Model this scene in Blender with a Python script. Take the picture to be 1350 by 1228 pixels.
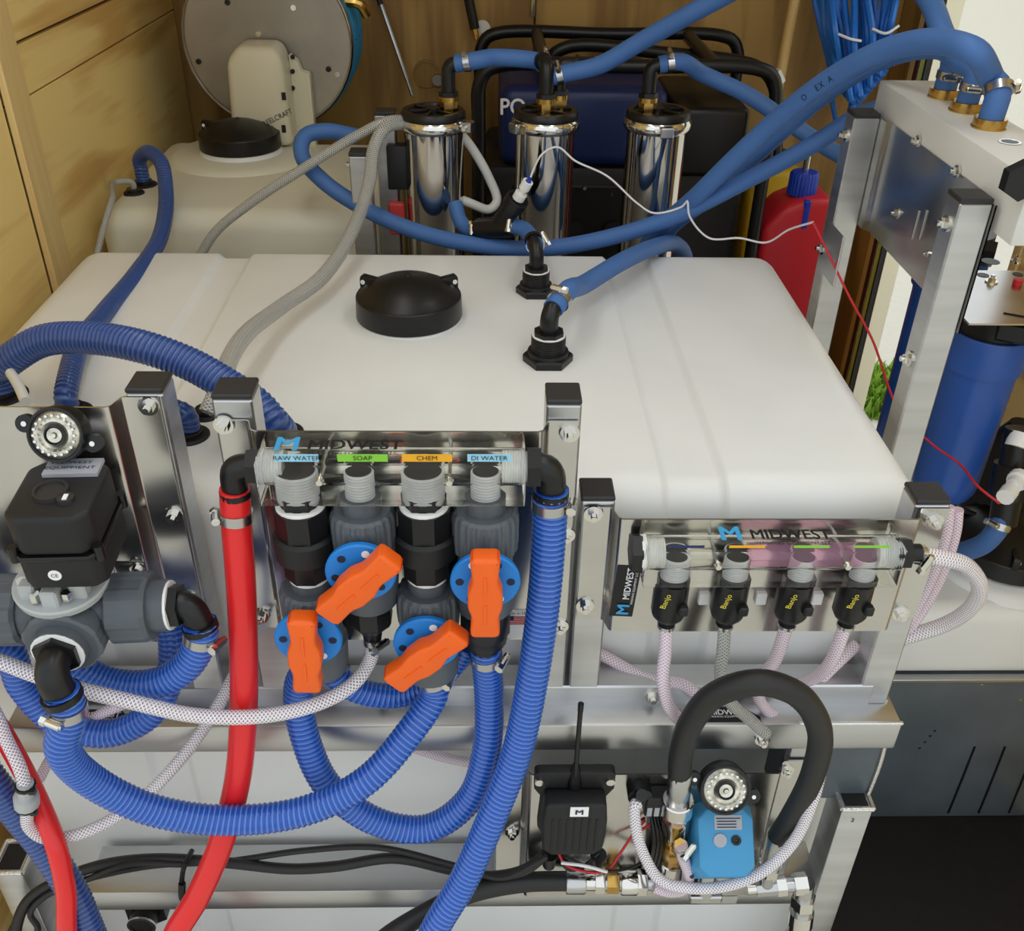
import bpy, bmesh, math, random
from mathutils import Vector, Matrix
random.seed(7)
for o in list(bpy.data.objects): bpy.data.objects.remove(o)
SC = bpy.context.scene; COL = SC.collection

# ------------------------------------------------------------------ camera
FPX, CX, CY, CAMH = 1282.0, 675.0, 614.0, 1.57
def _d(px, py): return Vector((px-CX, -(py-CY), -FPX))
_up = -_d(637, 2551).normalized(); _dep = _d(644, -234).normalized()
_dep = (_dep - _up*_dep.dot(_up)).normalized(); _rt = _dep.cross(_up)
ROT = Matrix((_rt, _dep, _up)); CAM = Vector((0, 0, CAMH))
cd = bpy.data.cameras.new('camera'); cam = bpy.data.objects.new('camera', cd); COL.objects.link(cam)
cam.matrix_world = Matrix.Translation(CAM) @ ROT.to_4x4()
cd.sensor_fit = 'HORIZONTAL'; cd.sensor_width = 36; cd.lens = FPX*36/1350; cd.clip_start = .02
SC.camera = cam
# ------------------------------------------------------------------ world, light, exposure
w = bpy.data.worlds.new('world'); SC.world = w; w.use_nodes = True
bg = w.node_tree.nodes['Background']; bg.inputs[0].default_value = (.91, .96, 1.0, 1); bg.inputs[1].default_value = 1.12
vs = SC.view_settings; vs.view_transform = 'Standard'; vs.look = 'None'; vs.gamma = 1; vs.use_curve_mapping = False; vs.exposure = .12
def area(name, loc, size, rot, power, col=(1, .97, .94)):
    l = bpy.data.lights.new(name, 'AREA'); l.shape = 'RECTANGLE'; l.size, l.size_y = size; l.energy = power; l.color = col
    o = bpy.data.objects.new(name, l); o.location = loc; o.rotation_euler = rot; COL.objects.link(o); return o
# ceiling lamps of the trailer (long LED strips) 
area('ceiling_strip_light', (-.25, 1.0, 2.0), (.16, 1.1), (0, 0, 0), 2.2)
area('ceiling_strip_light', (.45, 1.0, 2.0), (.16, 1.1), (0, 0, 0), 2.2)

# ------------------------------------------------------------------ pixel -> point on a plane
def ray(px, py): return ROT @ _d(px, py)
def PY(px, py, Y): r = ray(px, py); return CAM + r*(Y/r.y)
def PX(px, py, X): r = ray(px, py); return CAM + r*(X/r.x)
def PZ(px, py, Z): r = ray(px, py); return CAM + r*((Z-CAMH)/r.z)

# ------------------------------------------------------------------ materials
def lin(c):
    return tuple(((v/255)/12.92 if v/255 <= .04045 else ((v/255+.055)/1.055)**2.4) for v in c) + (1,)
MATS = {}
def mat(name, rgb, rough=.5, metal=0, noise=0, nscale=20, bump=0, spec=.5, trans=0, ior=1.45, coat=0, stretch=None, rgb2=None, sss=0, alpha=1):
    m = bpy.data.materials.new(name); m.use_nodes = True; nt = m.node_tree; b = nt.nodes['Principled BSDF']
    b.inputs['Base Color'].default_value = lin(rgb); b.inputs['Roughness'].default_value = rough; b.inputs['Metallic'].default_value = metal
    b.inputs['Specular IOR Level'].default_value = spec; b.inputs['IOR'].default_value = ior; b.inputs['Transmission Weight'].default_value = trans
    b.inputs['Coat Weight'].default_value = coat; b.inputs['Alpha'].default_value = alpha
    if sss:
        b.inputs['Subsurface Weight'].default_value = sss; b.inputs['Subsurface Radius'].default_value = (.02, .018, .015)
    if noise or bump or rgb2:
        tc = nt.nodes.new('ShaderNodeTexCoord'); mp = nt.nodes.new('ShaderNodeMapping'); nz = nt.nodes.new('ShaderNodeTexNoise')
        nt.links.new(tc.outputs['Object'], mp.inputs[0]); nt.links.new(mp.outputs[0], nz.inputs['Vector'])
        nz.inputs['Scale'].default_value = nscale; nz.inputs['Detail'].default_value = 4
        if stretch: mp.inputs['Scale'].default_value = stretch
        if noise or rgb2:
            rp = nt.nodes.new('ShaderNodeValToRGB'); a = lin(rgb); c2 = lin(rgb2) if rgb2 else tuple(max(0, v*(1-noise)) for v in a[:3])+(1,)
            rp.color_ramp.elements[0].color = c2; rp.color_ramp.elements[1].color = a
            rp.color_ramp.elements[0].position = .35; rp.color_ramp.elements[1].position = .65
            nt.links.new(nz.outputs['Fac'], rp.inputs[0]); nt.links.new(rp.outputs[0], b.inputs['Base Color'])
            mr = nt.nodes.new('ShaderNodeMapRange'); mr.inputs['To Min'].default_value = rough*.8; mr.inputs['To Max'].default_value = min(1, rough*1.25)
            nt.links.new(nz.outputs['Fac'], mr.inputs[0]); nt.links.new(mr.outputs[0], b.inputs['Roughness'])
        if bump:
            bp = nt.nodes.new('ShaderNodeBump'); bp.inputs['Strength'].default_value = bump; bp.inputs['Distance'].default_value = .002
            nt.links.new(nz.outputs['Fac'], bp.inputs['Height']); nt.links.new(bp.outputs[0], b.inputs['Normal'])
    MATS[name] = m; return m
def wood(name, a, b_, axis='Y', sc=2.2):
    m = mat(name, a, .55); nt = m.node_tree; b = nt.nodes['Principled BSDF']
    tc = nt.nodes.new('ShaderNodeTexCoord'); mp = nt.nodes.new('ShaderNodeMapping'); nt.links.new(tc.outputs['Object'], mp.inputs[0])
    s = {'Y': (1, .35, 1.6), 'Z': (1.6, 1, .3)}[axis]; mp.inputs['Scale'].default_value = s
    n1 = nt.nodes.new('ShaderNodeTexNoise'); n1.inputs['Scale'].default_value = sc; n1.inputs['Detail'].default_value = 3; n1.inputs['Distortion'].default_value = .4
    nt.links.new(mp.outputs[0], n1.inputs['Vector'])
    mu = nt.nodes.new('ShaderNodeMath'); mu.operation = 'MULTIPLY'; mu.inputs[1].default_value = 9; nt.links.new(n1.outputs['Fac'], mu.inputs[0])
    fr = nt.nodes.new('ShaderNodeMath'); fr.operation = 'PINGPONG'; fr.inputs[1].default_value = 1; nt.links.new(mu.outputs[0], fr.inputs[0])
    n2 = nt.nodes.new('ShaderNodeTexNoise'); n2.inputs['Scale'].default_value = 60; mp2 = nt.nodes.new('ShaderNodeMapping'); nt.links.new(tc.outputs['Object'], mp2.inputs[0])
    mp2.inputs['Scale'].default_value = {'Y': (1, .06, 1), 'Z': (1, 1, .06)}[axis]; nt.links.new(mp2.outputs[0], n2.inputs['Vector'])
    mx = nt.nodes.new('ShaderNodeMath'); mx.operation = 'MULTIPLY_ADD'; mx.inputs[1].default_value = .5; nt.links.new(n2.outputs['Fac'], mx.inputs[0]); 
    m3 = nt.nodes.new('ShaderNodeMath'); m3.operation = 'MULTIPLY'; m3.inputs[1].default_value = .6; nt.links.new(fr.outputs[0], m3.inputs[0]); nt.links.new(m3.outputs[0], mx.inputs[2])
    rp = nt.nodes.new('ShaderNodeValToRGB'); rp.color_ramp.elements[0].color = lin(b_); rp.color_ramp.elements[1].color = lin(a)
    rp.color_ramp.elements[0].position = .3; rp.color_ramp.elements[1].position = .66
    nt.links.new(mx.outputs[0], rp.inputs[0]); nt.links.new(rp.outputs[0], b.inputs['Base Color']); return m
def uvmath(nt):
    uv = nt.nodes.new('ShaderNodeUVMap'); sp = nt.nodes.new('ShaderNodeSeparateXYZ'); nt.links.new(uv.outputs[0], sp.inputs[0])
    def M(op, a, b=None):
        n = nt.nodes.new('ShaderNodeMath'); n.operation = op
        for i, v in enumerate((a, b)):
            if v is None: continue
            if isinstance(v, (int, float)): n.inputs[i].default_value = v
            else: nt.links.new(v, n.inputs[i])
        return n.outputs[0]
    return sp, M
PITCH = .0062
def ribbed(name, rgb, rib):
    m = mat(name, rgb, .28, coat=.3); nt = m.node_tree; b = nt.nodes['Principled BSDF']; sp, M = uvmath(nt)
    f = M('FRACT', M('ADD', M('DIVIDE', sp.outputs[0], PITCH), sp.outputs[1]))
    t = M('PINGPONG', M('MULTIPLY', f, 2), 1)
    rp = nt.nodes.new('ShaderNodeValToRGB'); e = rp.color_ramp.elements; e[0].color = lin(rgb); e[0].position = .5; e[1].color = lin(rib); e[1].position = .95
    nt.links.new(t, rp.inputs[0]); nt.links.new(rp.outputs[0], b.inputs['Base Color']); return m
def braided(name, clear, thread, tr=.45):
    m = mat(name, clear, .15); nt = m.node_tree; b = nt.nodes['Principled BSDF']; sp, M = uvmath(nt)
    u = M('DIVIDE', sp.outputs[0], .0042); v = M('MULTIPLY', sp.outputs[1], 9)
    f1 = M('PINGPONG', M('MULTIPLY', M('FRACT', M('ADD', u, v)), 2), 1); f2 = M('PINGPONG', M('MULTIPLY', M('FRACT', M('SUBTRACT', u, v)), 2), 1)
    t = M('GREATER_THAN', M('MAXIMUM', f1, f2), .68)
    mx = nt.nodes.new('ShaderNodeMix'); mx.data_type = 'RGBA'; nt.links.new(t, mx.inputs[0]); mx.inputs[6].default_value = lin(clear); mx.inputs[7].default_value = lin(thread)
    nt.links.new(mx.outputs[2], b.inputs['Base Color'])
    al = nt.nodes.new('ShaderNodeMapRange'); nt.links.new(t, al.inputs[0]); al.inputs['To Min'].default_value = 1-tr; al.inputs['To Max'].default_value = .95
    nt.links.new(al.outputs[0], b.inputs['Alpha']); return m
wood('plywood', (244, 214, 140), (214, 170, 98), 'Y'); wood('plywood_dim', (176, 140, 76), (138, 104, 52), 'Z'); wood('pine_trim', (232, 204, 142), (212, 176, 112), 'Z', 1.2)  # same plywood twice: the back one has the far end's dimness in its colour
mat('gap', (70, 52, 30), .9)
mat('floor_rubber', (20, 17, 20), .75, noise=.4, nscale=60)
mat('ceiling', (225, 222, 212), .7)
mat('poly', (234, 236, 234), .36, noise=.05, nscale=6, sss=.0, spec=.4, bump=.04)
mat('poly_dim', (226, 224, 206), .4, noise=.05, nscale=6)  # rear tank white, with the shade of the back corner put into the colour
mat('alu', (206, 207, 208), .36, 1, noise=.16, nscale=30, stretch=(.15, .15, 1.5))
mat('alu_rail', (206, 207, 208), .34, 1, noise=.16, nscale=30, stretch=(.1, 1, 1))
mat('panel', (205, 203, 198), .2, 1, noise=.12, nscale=9, bump=.05)
mat('chrome', (220, 218, 212), .12, 1); mat('steel', (190, 190, 190), .25, 1)
mat('mirror', (214, 210, 204), .07, 1, noise=.06, nscale=6)
mat('brass', (205, 165, 90), .22, 1, noise=.2, nscale=60)
mat('weld', (225, 224, 220), .35, 1, bump=.6, nscale=300)
mat('slate', (88, 97, 104), .38, .0, noise=.25, nscale=8, bump=.1)
mat('black', (17, 17, 18), .36); mat('black_matte', (24, 24, 25), .55); mat('black_rubber', (34, 33, 32), .5)
mat('cap', (44, 43, 43), .5)
mat('pvc', (84, 90, 96), .38, noise=.08, nscale=30); mat('pvc_light', (176, 180, 180), .4)
mat('blue_disc', (28, 128, 214), .4); mat('orange', (238, 98, 18), .42); mat('white', (240, 240, 238), .4); mat('ivory', (214, 208, 182), .3)
mat('red_hose', (226, 36, 38), .32, coat=.2); mat('blue_rubber', (68, 110, 172), .55, noise=.08, nscale=14); mat('actuator_blue', (66, 148, 196), .42)
mat('teal_hose', (44, 132, 178), .4); mat('coil_blue', (32, 108, 196), .35); mat('housing_blue', (44, 88, 170), .33); mat('gen_blue', (20, 36, 88), .4)
mat('red_can', (200, 36, 48), .4); mat('yellow_can', (196, 160, 24), .5); mat('cap_blue', (24, 58, 172), .45)
mat('hdpe', (214, 214, 208), .5); mat('galv', (176, 170, 158), .42, 1, noise=.3, nscale=5)
mat('print_black', (18, 18, 20), .5); mat('print_white', (238, 238, 238), .5); mat('print_blue', (60, 160, 214), .5); mat('print_green', (130, 198, 60), .5)
mat('print_amber', (232, 170, 30), .5); mat('print_red', (200, 60, 60), .5); mat('print_yellow', (216, 200, 60), .5); mat('print_navy', (24, 40, 90), .5); mat('print_dark_blue', (20, 34, 60), .6)
mat('sticker_sky', (150, 205, 228), .5); mat('label_grey', (168, 170, 176), .4); mat('dial', (226, 222, 206), .22, .85, noise=.5, nscale=90)
mat('wire_white', (225, 222, 222), .4); mat('wire_red', (196, 34, 44), .4)
mat('acrylic', (254, 254, 250), .01, trans=1, ior=1.14); mat('pink_fluid', (255, 206, 236), .05, trans=.85, ior=1.08)
mat('thread_clear', (232, 234, 234), .1, spec=.8, alpha=.62)
mat('maroon', (70, 20, 20), .6); mat('strip_lime', (206, 226, 110), .5); mat('leaf', (150, 190, 60), .7, noise=.4, nscale=9); mat('concrete', (218, 213, 198), .9, noise=.05); mat('siding', (250, 244, 214), .8)
ribbed('hose_ribbed', (26, 78, 176), (84, 134, 208)); ribbed('hose_ribbed_dark', (32, 66, 136), (76, 106, 160))
braided('tube_braid', (186, 168, 178), (244, 242, 244)); braided('tube_clear', (150, 150, 143), (186, 186, 180), .5); braided('tube_pink', (214, 190, 204), (236, 222, 230), .4)

# ------------------------------------------------------------------ mesh builder
def basis(d, hint=None):
    d = Vector(d).normalized(); h = Vector(hint) if hint else (Vector((0, 0, 1)) if abs(d.z) < .9 else Vector((1, 0, 0)))
    u = h.cross(d).normalized(); v = d.cross(u).normalized(); return u, v, d
def V(*a): return Vector(a)
class B:
    def __init__(s): s.bm = bmesh.new()
    def box(s, lo, hi, bev=0, seg=2, M=None):
        lo, hi = Vector(lo), Vector(hi); c = (lo+hi)/2; sz = hi-lo
        m = (M or Matrix.Identity(4)) @ Matrix.Translation(c) @ Matrix.Diagonal((*sz, 1))
        t = bmesh.new(); bmesh.ops.create_cube(t, size=1, matrix=Matrix.Translation(c) @ Matrix.Diagonal((*sz, 1)))
        if bev: bmesh.ops.bevel(t, geom=list(t.edges), offset=bev, segments=seg, affect='EDGES', profile=.5)
        if M: bmesh.ops.transform(t, matrix=M, verts=t.verts)
        s.add(t); return s
    def add(s, t):
        me = bpy.data.meshes.new('tmp'); t.to_mesh(me); t.free(); s.bm.from_mesh(me); bpy.data.meshes.remove(me)
    def cyl(s, p0, p1, r0, r1=None, n=20, hint=None):
        r1 = r0 if r1 is None else r1; L = (Vector(p1)-Vector(p0)).length
        return s.lathe(p0, Vector(p1)-Vector(p0), [(0, 0), (0, r0), (L, r1), (L, 0)], n, hint)
    def lathe(s, p0, d, prof, n=24, hint=None, flip=False):
        u, v, d = basis(d, hint); p0 = Vector(p0); bm = s.bm; rings = []
        for h, r in prof:
            if r <= 1e-7: rings.append([bm.verts.new(p0+d*h)])
            else: rings.append([bm.verts.new(p0+d*h+(u*math.cos(2*math.pi*(i+.5)/n)+v*math.sin(2*math.pi*(i+.5)/n))*r) for i in range(n)])
        for a, b in zip(rings, rings[1:]):
            for i in range(n):
                j = (i+1) % n
                if len(a) == 1 and len(b) == 1: continue
                q = [a[0], b[j], b[i]] if len(a) == 1 else ([a[i], a[j], b[0]] if len(b) == 1 else [a[i], a[j], b[j], b[i]])
                if flip: q = q[::-1]
                try: bm.faces.new(q)
                except ValueError: pass
        return s
    def prism(s, poly, o, u, v, d, bev=0, seg=2):
        """polygon (in u,v) extruded along d"""
        t = bmesh.new(); o, u, v, d = Vector(o), Vector(u), Vector(v), Vector(d)
        a = [t.verts.new(o+u*x+v*y) for x, y in poly]; b = [t.verts.new(o+u*x+v*y+d) for x, y in poly]; n = len(a)
        t.faces.new(a[::-1]); t.faces.new(b)
        for i in range(n): t.faces.new([a[i], a[(i+1) % n], b[(i+1) % n], b[i]])
        bmesh.ops.recalc_face_normals(t, faces=t.faces)
        if bev: bmesh.ops.bevel(t, geom=list(t.edges), offset=bev, segments=seg, affect='EDGES', profile=.5)
        s.add(t); return s
    def sweep(s, pts, r, n=12, res=None, rib=0, closed=False):
        path = spline(pts, res or max(.006, r*.7)) if len(pts) > 2 else [Vector(p) for p in pts]
        bm = s.bm; uvl = bm.loops.layers.uv.verify(); fr = frames(path); L = 0; rings = []; Ls = []
        for k, (p, (t, a, b)) in enumerate(zip(path, fr)):
            if k: L += (p-path[k-1]).length
            Ls.append(L); rg = []
            for i in range(n):
                th = 2*math.pi*i/n; rr = r
                if rib: rr = r*(1+rib*math.cos(2*math.pi*(L/PITCH+i/n)+math.pi))
                rg.append(bm.verts.new(p+(a*math.cos(th)+b*math.sin(th))*rr))
            rings.append(rg)
        for k in range(len(rings)-1):
            for i in range(n):
                j = (i+1) % n
                f = bm.faces.new([rings[k][i], rings[k][j], rings[k+1][j], rings[k+1][i]])
                for lp, (lu, lv) in zip(f.loops, ((Ls[k], i), (Ls[k], i+1), (Ls[k+1], i+1), (Ls[k+1], i))): lp[uvl].uv = (lu, lv/n)
        bm.faces.new(rings[0][::-1]); bm.faces.new(rings[-1]); s.path = path; s.fr = fr; return s
    def build(s, name, m, parent=None, label=None, cat=None, group=None, kind=None, smooth=35, base=None, fix=True):
        if fix: bmesh.ops.recalc_face_normals(s.bm, faces=s.bm.faces)
        me = bpy.data.meshes.new(name); s.bm.to_mesh(me); s.bm.free()
        me.materials.append(MATS[m])
        if smooth:
            for p in me.polygons: p.use_smooth = True
            me.set_sharp_from_angle(angle=math.radians(smooth))
        o = bpy.data.objects.new(name, me); COL.objects.link(o)
        if parent is not None:
            org = Vector(parent['_org']) if '_org' in parent else Vector()
            me.transform(Matrix.Translation(-org)); o.parent = parent; o['_org'] = org[:]
        else:
            vs_ = [v.co for v in me.vertices]
            org = Vector(base) if base else Vector(((min(v.x for v in vs_)+max(v.x for v in vs_))/2, (min(v.y for v in vs_)+max(v.y for v in vs_))/2, min(v.z for v in vs_)))
            me.transform(Matrix.Translation(-org)); o.location = org; o['_org'] = org[:]
        tag(o, label, cat, group, kind); return o
def tag(o, label=None, cat=None, group=None, kind=None):
    if label: o['label'] = label
    if cat: o['category'] = cat
    if group: o['group'] = group
    if kind: o['kind'] = kind
def thing(name, loc, label, cat, group=None):
    o = bpy.data.objects.new(name, None); o.empty_display_size = .03; COL.objects.link(o); o.location = loc; o['_org'] = Vector(loc)[:]
    tag(o, label, cat, group); return o
def spline(pts, res):
    P = [Vector(p) for p in pts]; P = [P[0]*2-P[1]]+P+[P[-1]*2-P[-2]]; out = []
    for i in range(1, len(P)-2):
        a, b, c, d = P[i-1:i+3]; n = max(2, int((c-b).length/res))
        k = .5; t0 = 0; t1 = t0+max(1e-4, (b-a).length)**k; t2 = t1+max(1e-4, (c-b).length)**k; t3 = t2+max(1e-4, (d-c).length)**k
        for q in range(n):
            t = t1+(t2-t1)*q/n
            A1 = a*((t1-t)/(t1-t0))+b*((t-t0)/(t1-t0)); A2 = b*((t2-t)/(t2-t1))+c*((t-t1)/(t2-t1)); A3 = c*((t3-t)/(t3-t2))+d*((t-t2)/(t3-t2))
            B1 = A1*((t2-t)/(t2-t0))+A2*((t-t0)/(t2-t0)); B2 = A2*((t3-t)/(t3-t1))+A3*((t-t1)/(t3-t1))
            out.append(B1*((t2-t)/(t2-t1))+B2*((t-t1)/(t2-t1)))
    out.append(P[-2]); return out
def frames(path):
    out = []; a = None
    for i in range(len(path)):
        t = (path[min(i+1, len(path)-1)]-path[max(i-1, 0)]).normalized()
        if a is None: a = basis(t)[0]
        a = (a-t*a.dot(t)).normalized(); out.append((t, a, t.cross(a)))
    return out
def pxs(pts): return [p if isinstance(p, Vector) else PY(*p) for p in pts]
def clamp(parent, path, s, r, side=(1, -.3, 0), w=.011, m='chrome'):
    """stainless worm-drive clamp at s metres along the path (negative: from the end)"""
    P = path if s >= 0 else path[::-1]; s = abs(s); L = 0
    for i in range(1, len(P)):
        L += (P[i]-P[i-1]).length
        if L >= s: break
    p = P[i]; t = (P[min(i+1, len(P)-1)]-P[i-1]).normalized(); R = r+.0016
    b = B(); b.lathe(p-t*w/2, t, [(0, r*.9), (0, R), (w, R), (w, r*.9)], 24)
    o = b.build('hose_clamp', 'steel', parent)
    sd = Vector(side); sd = (sd-t*sd.dot(t)).normalized(); tn = t.cross(sd)
    b = B(); c = p+sd*(R+.003); b.cyl(c-tn*.010, c+tn*.006, .0042, n=10); b.cyl(c+tn*.006, c+tn*.012, .0052, n=6); b.cyl(c-tn*.012, c-tn*.010, .003, n=8)
    b.build('screw', 'chrome', o)
def hose(name, pts, r, m, label, cat='hose', n=14, rib=0, clamps=(), res=None, group=None, parent=None):
    P = pxs(pts); b = B(); b.sweep(P, r, n, res or (PITCH/5 if rib else max(.005, r*.6)), rib); path = b.path
    o = b.build(name, m, parent, label, cat, group, smooth=70 if rib else 60)
    for c in clamps: clamp(o, path, c[0], r*(1.0), *(c[1:]))
    return o, path
def bolt(parent, p, d, s=.006, nut=True):
    d = Vector(d).normalized(); p = Vector(p)
    b = B(); b.cyl(p-d*.001, p+d*s*.35, s*1.55, n=18); b.cyl(p+d*s*.3, p+d*s*1.25, s, n=6); b.cyl(p+d*s*1.2, p+d*s*1.9, s*.55, n=10)
    return b.build('bolt', 'chrome', parent)
def text(body, p, u, v, h, m, parent, stretch=1.0, name='lettering', align='CENTER', bold=.0, lift=.0006):
    """flat lettering: baseline origin p, reading direction u, up v"""
    cu = bpy.data.curves.new('txt', 'FONT'); cu.body = body; cu.size = 1; cu.align_x = align; cu.align_y = 'CENTER'; cu.resolution_u = 3
    to = bpy.data.objects.new('txt', cu); COL.objects.link(to); dg = bpy.context.evaluated_depsgraph_get(); me = bpy.data.meshes.new_from_object(to.evaluated_get(dg))
    bpy.data.objects.remove(to); bpy.data.curves.remove(cu)
    if bold:
        tb = bmesh.new()
        for i_, (dx, dy) in enumerate(((-bold, 0), (bold, 0), (0, bold*.8), (0, -bold*.8))):
            m2_ = me.copy(); m2_.transform(Matrix.Translation((dx, dy, i_*.00009))); tb.from_mesh(m2_); bpy.data.meshes.remove(m2_)
        tb.to_mesh(me); tb.free()
    u, v = Vector(u).normalized(), Vector(v).normalized(); n = u.cross(v).normalized(); k = h/.7
    M = Matrix((( *(u*k*stretch), ), (*(v*k),), (*n,))).transposed().to_4x4(); M.translation = Vector(p)+n*lift
    me.transform(M); me.name = name; me.materials.clear(); me.materials.append(MATS[m])
    org = Vector(parent['_org']); me.transform(Matrix.Translation(-org)); o = bpy.data.objects.new(name, me); COL.objects.link(o); o.parent = parent; o['_org'] = org[:]; return o
def quad(parent, name, p, u, v, w, h, m, lift=.0003, label=None, t=.0004):
    u, v = Vector(u).normalized(), Vector(v).normalized(); n = u.cross(v)
    b = B(); b.prism([(-w/2, -h/2), (w/2, -h/2), (w/2, h/2), (-w/2, h/2)], Vector(p)+n*(lift-t), u, v, n*t); return b.build(name, m, parent, label)
XA, YA, ZA = V(1, 0, 0), V(0, 1, 0), V(0, 0, 1)

# ================================================================== THE SETTING
WX, BY, RX, FY, CZ = -.77, 2.62, 1.03, .66, 2.05      # left wall, back wall, right wall, rear opening, ceiling
fl = B().box((WX-.1, FY, -.03), (RX+.1, BY+.1, 0)).build('floor', 'floor_rubber', kind='structure')
B().box((WX-.1, FY, CZ), (RX+.1, BY+.1, CZ+.04)).build('ceiling', 'ceiling', kind='structure')
wl = B().box((WX-.06, FY, 0), (WX-.012, BY+.06, CZ)).build('wall_left', 'gap', kind='structure')
z1, z2 = PX(20, 137, WX).z, PX(0, 68, WX).z
yb0, yb1 = PX(2, 130, WX).y, PX(31, 130, WX).y
for (a, b) in ((FY, yb0-.003), (yb0+.02, BY)):
    for (c, d) in ((0, z1-.002), (z1+.001, z2-.003), (z2+.003, CZ)):
        if a == FY and c > 0: continue
        dd = CZ if a == FY else d
        B().box((WX-.012, a, c), (WX, b, dd), .001, 1).build('plywood_sheet', 'plywood', wl)
B().box((WX, yb0, 0), (WX+.012, yb1, CZ), .002, 1).build('batten', 'pine_trim', wl)
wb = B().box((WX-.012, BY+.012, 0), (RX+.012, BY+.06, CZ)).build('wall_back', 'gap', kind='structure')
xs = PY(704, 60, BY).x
for a, b in ((WX, xs-.002), (xs+.002, RX)): B().box((a, BY, 0), (b, BY+.012, CZ), .001, 1).build('plywood_sheet', 'plywood_dim', wb)
# right wall with the side door opening
y_far, y_near = PX(1228, 60, RX).y, PX(1347, 300, RX).y
wr = B().box((RX+.012, FY, 0), (RX+.05, y_near, CZ)).box((RX+.012, y_far, 0), (RX+.05, BY+.06, CZ)).box((RX+.012, y_near, 1.95), (RX+.05, y_far, CZ)).build('wall_right', 'gap', kind='structure')
B().box((RX, FY, 0), (RX+.012, y_near-.03, CZ), .001, 1).build('plywood_sheet', 'plywood', wr)
B().box((RX, y_far+.09, 0), (RX+.012, BY, CZ), .001, 1).build('plywood_sheet', 'plywood_dim', wr)
tr = B().box((RX-.004, y_near-.03, 0), (RX+.05, y_near, CZ), .003, 1).build('trim_1', 'pine_trim', kind='structure')
t2 = B().box((RX-.004, y_far+.055, 0), (RX+.012, y_far+.09, CZ), .002, 1).build('trim_2', 'pine_trim', kind='structure')
B().box((RX-.006, y_far+.038, 0), (RX+.012, y_far+.055, CZ)).build('jamb_strip', 'maroon', t2)
B().box((RX-.004, y_far+.030, 0), (RX+.012, y_far+.038, CZ)).build('jamb_strip', 'alu', t2)
B().box((RX-.002, y_far+.010, 0), (RX+.03, y_far+.030, CZ)).build('jamb_strip', 'strip_lime', t2)
B().box((RX-.002, y_far, 0), (RX+.012, y_far+.010, CZ)).build('weather_strip', 'black_rubber', t2)
B().box((RX+.011, y_far-.003, 0), (RX+.052, y_far+.010, CZ)).build('door_reveal', 'siding', t2)
# outdoors seen through the side door
B().box((-14, -14, -.50), (14, 16, -.45)).build('ground', 'concrete', kind='structure')
B().box((9, -6, -.5), (9.3, 16, 5)).build('wall_outside', 'siding', kind='structure')
random.seed(3)
b = B(); g0 = V(1.62, 3.60, -.45)
for i in range(700):
    p = g0+V(random.uniform(-.22, .3), random.uniform(-.2, .22), 0); h = random.uniform(.03, .08); a = random.uniform(0, 6.28); d = V(math.cos(a), math.sin(a), 0)*.02
    q = p+V(random.uniform(-.05, .05), random.uniform(-.05, .05), h); b.bm.faces.new([b.bm.verts.new(p-d), b.bm.verts.new(p+d), b.bm.verts.new(q)])
b.build('grass', 'leaf', label='bright green grass outside the open side door', cat='grass', kind='stuff', smooth=0)

# wheel-well box with dark slate cladding
WWY, WWZ = 1.16, .367; wx0 = .60
ww = B().box((wx0, WWY, 0), (RX, 1.76, WWZ), .004, 2).build('wheel_well_box', 'slate', label='dark slate metal wheel well box along the right wall on black floor', cat='wheel well')
B().box((wx0, WWY-.003, WWZ-.004), (RX, WWY+.012, WWZ+.003), .001, 1).build('edge_trim', 'alu_rail', ww)
for sx in (1250, 1290, 1330):
    B().sweep([PY(sx+35, 985, WWY-.0005), PY(sx+18, 1028, WWY-.0005), PY(sx, 1072, WWY-.0005)], .0022, 6).build('scratch_groove', 'black', ww)
for k, (px, py) in enumerate(((1232, 963), (1226, 970), (1219, 978), (1212, 986), (1294, 902), (1345, 922))): B().cyl(PY(px, py, WWY)+V(0, .002, 0), PY(px, py, WWY)-V(0, .0016, 0), .0028, n=8).build('rivet', 'chrome', ww)

# ================================================================== TANKS
def tank_body(x0, x1, y0, y1, z0, z1, rad, chans=(), depth=.008, ends=True):
    t = B(); bm = t.bm
    def loop(x, ins):
        r = max(.004, rad-ins*.0); pts = []
        for (cy, cz, a0) in ((y1-r, z1-r, 0), (y0+r, z1-r, 90), (y0+r, z0+r, 180), (y1-r, z0+r, 270)):
            for k in range(7):
                a = math.radians(a0+90*k/6); pts.append(bm.verts.new((x, cy+(r-ins)*math.cos(a), cz+(r-ins)*math.sin(a))))
        return pts
    st = [(x0+rad*(1-math.cos(a)), rad*(1-math.sin(a))*1.0) for a in [math.radians(v) for v in (0, 15, 30, 45, 60, 75, 90)]]
    for c0, c1 in chans: st += [(c0-.010, 0), (c0-.008, depth*.08), (c0-.004, depth*.5), (c0, depth*.92), (c0+.003, depth), (c1-.003, depth), (c1, depth*.92), (c1+.004, depth*.5), (c1+.008, depth*.08), (c1+.010, 0)]
    st += [(x1-rad*(1-math.cos(a)), rad*(1-math.sin(a))) for a in [math.radians(v) for v in (90, 75, 60, 45, 30, 15, 0)]]
    rings = [loop(x, min(i, rad*.97)) for x, i in st]; n = len(rings[0])
    for a, c in zip(rings, rings[1:]):
        for i in range(n): bm.faces.new([a[i], a[(i+1) % n], c[(i+1) % n], c[i]])
    bm.faces.new(rings[0][::-1]); bm.faces.new(rings[-1]); return t
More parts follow.
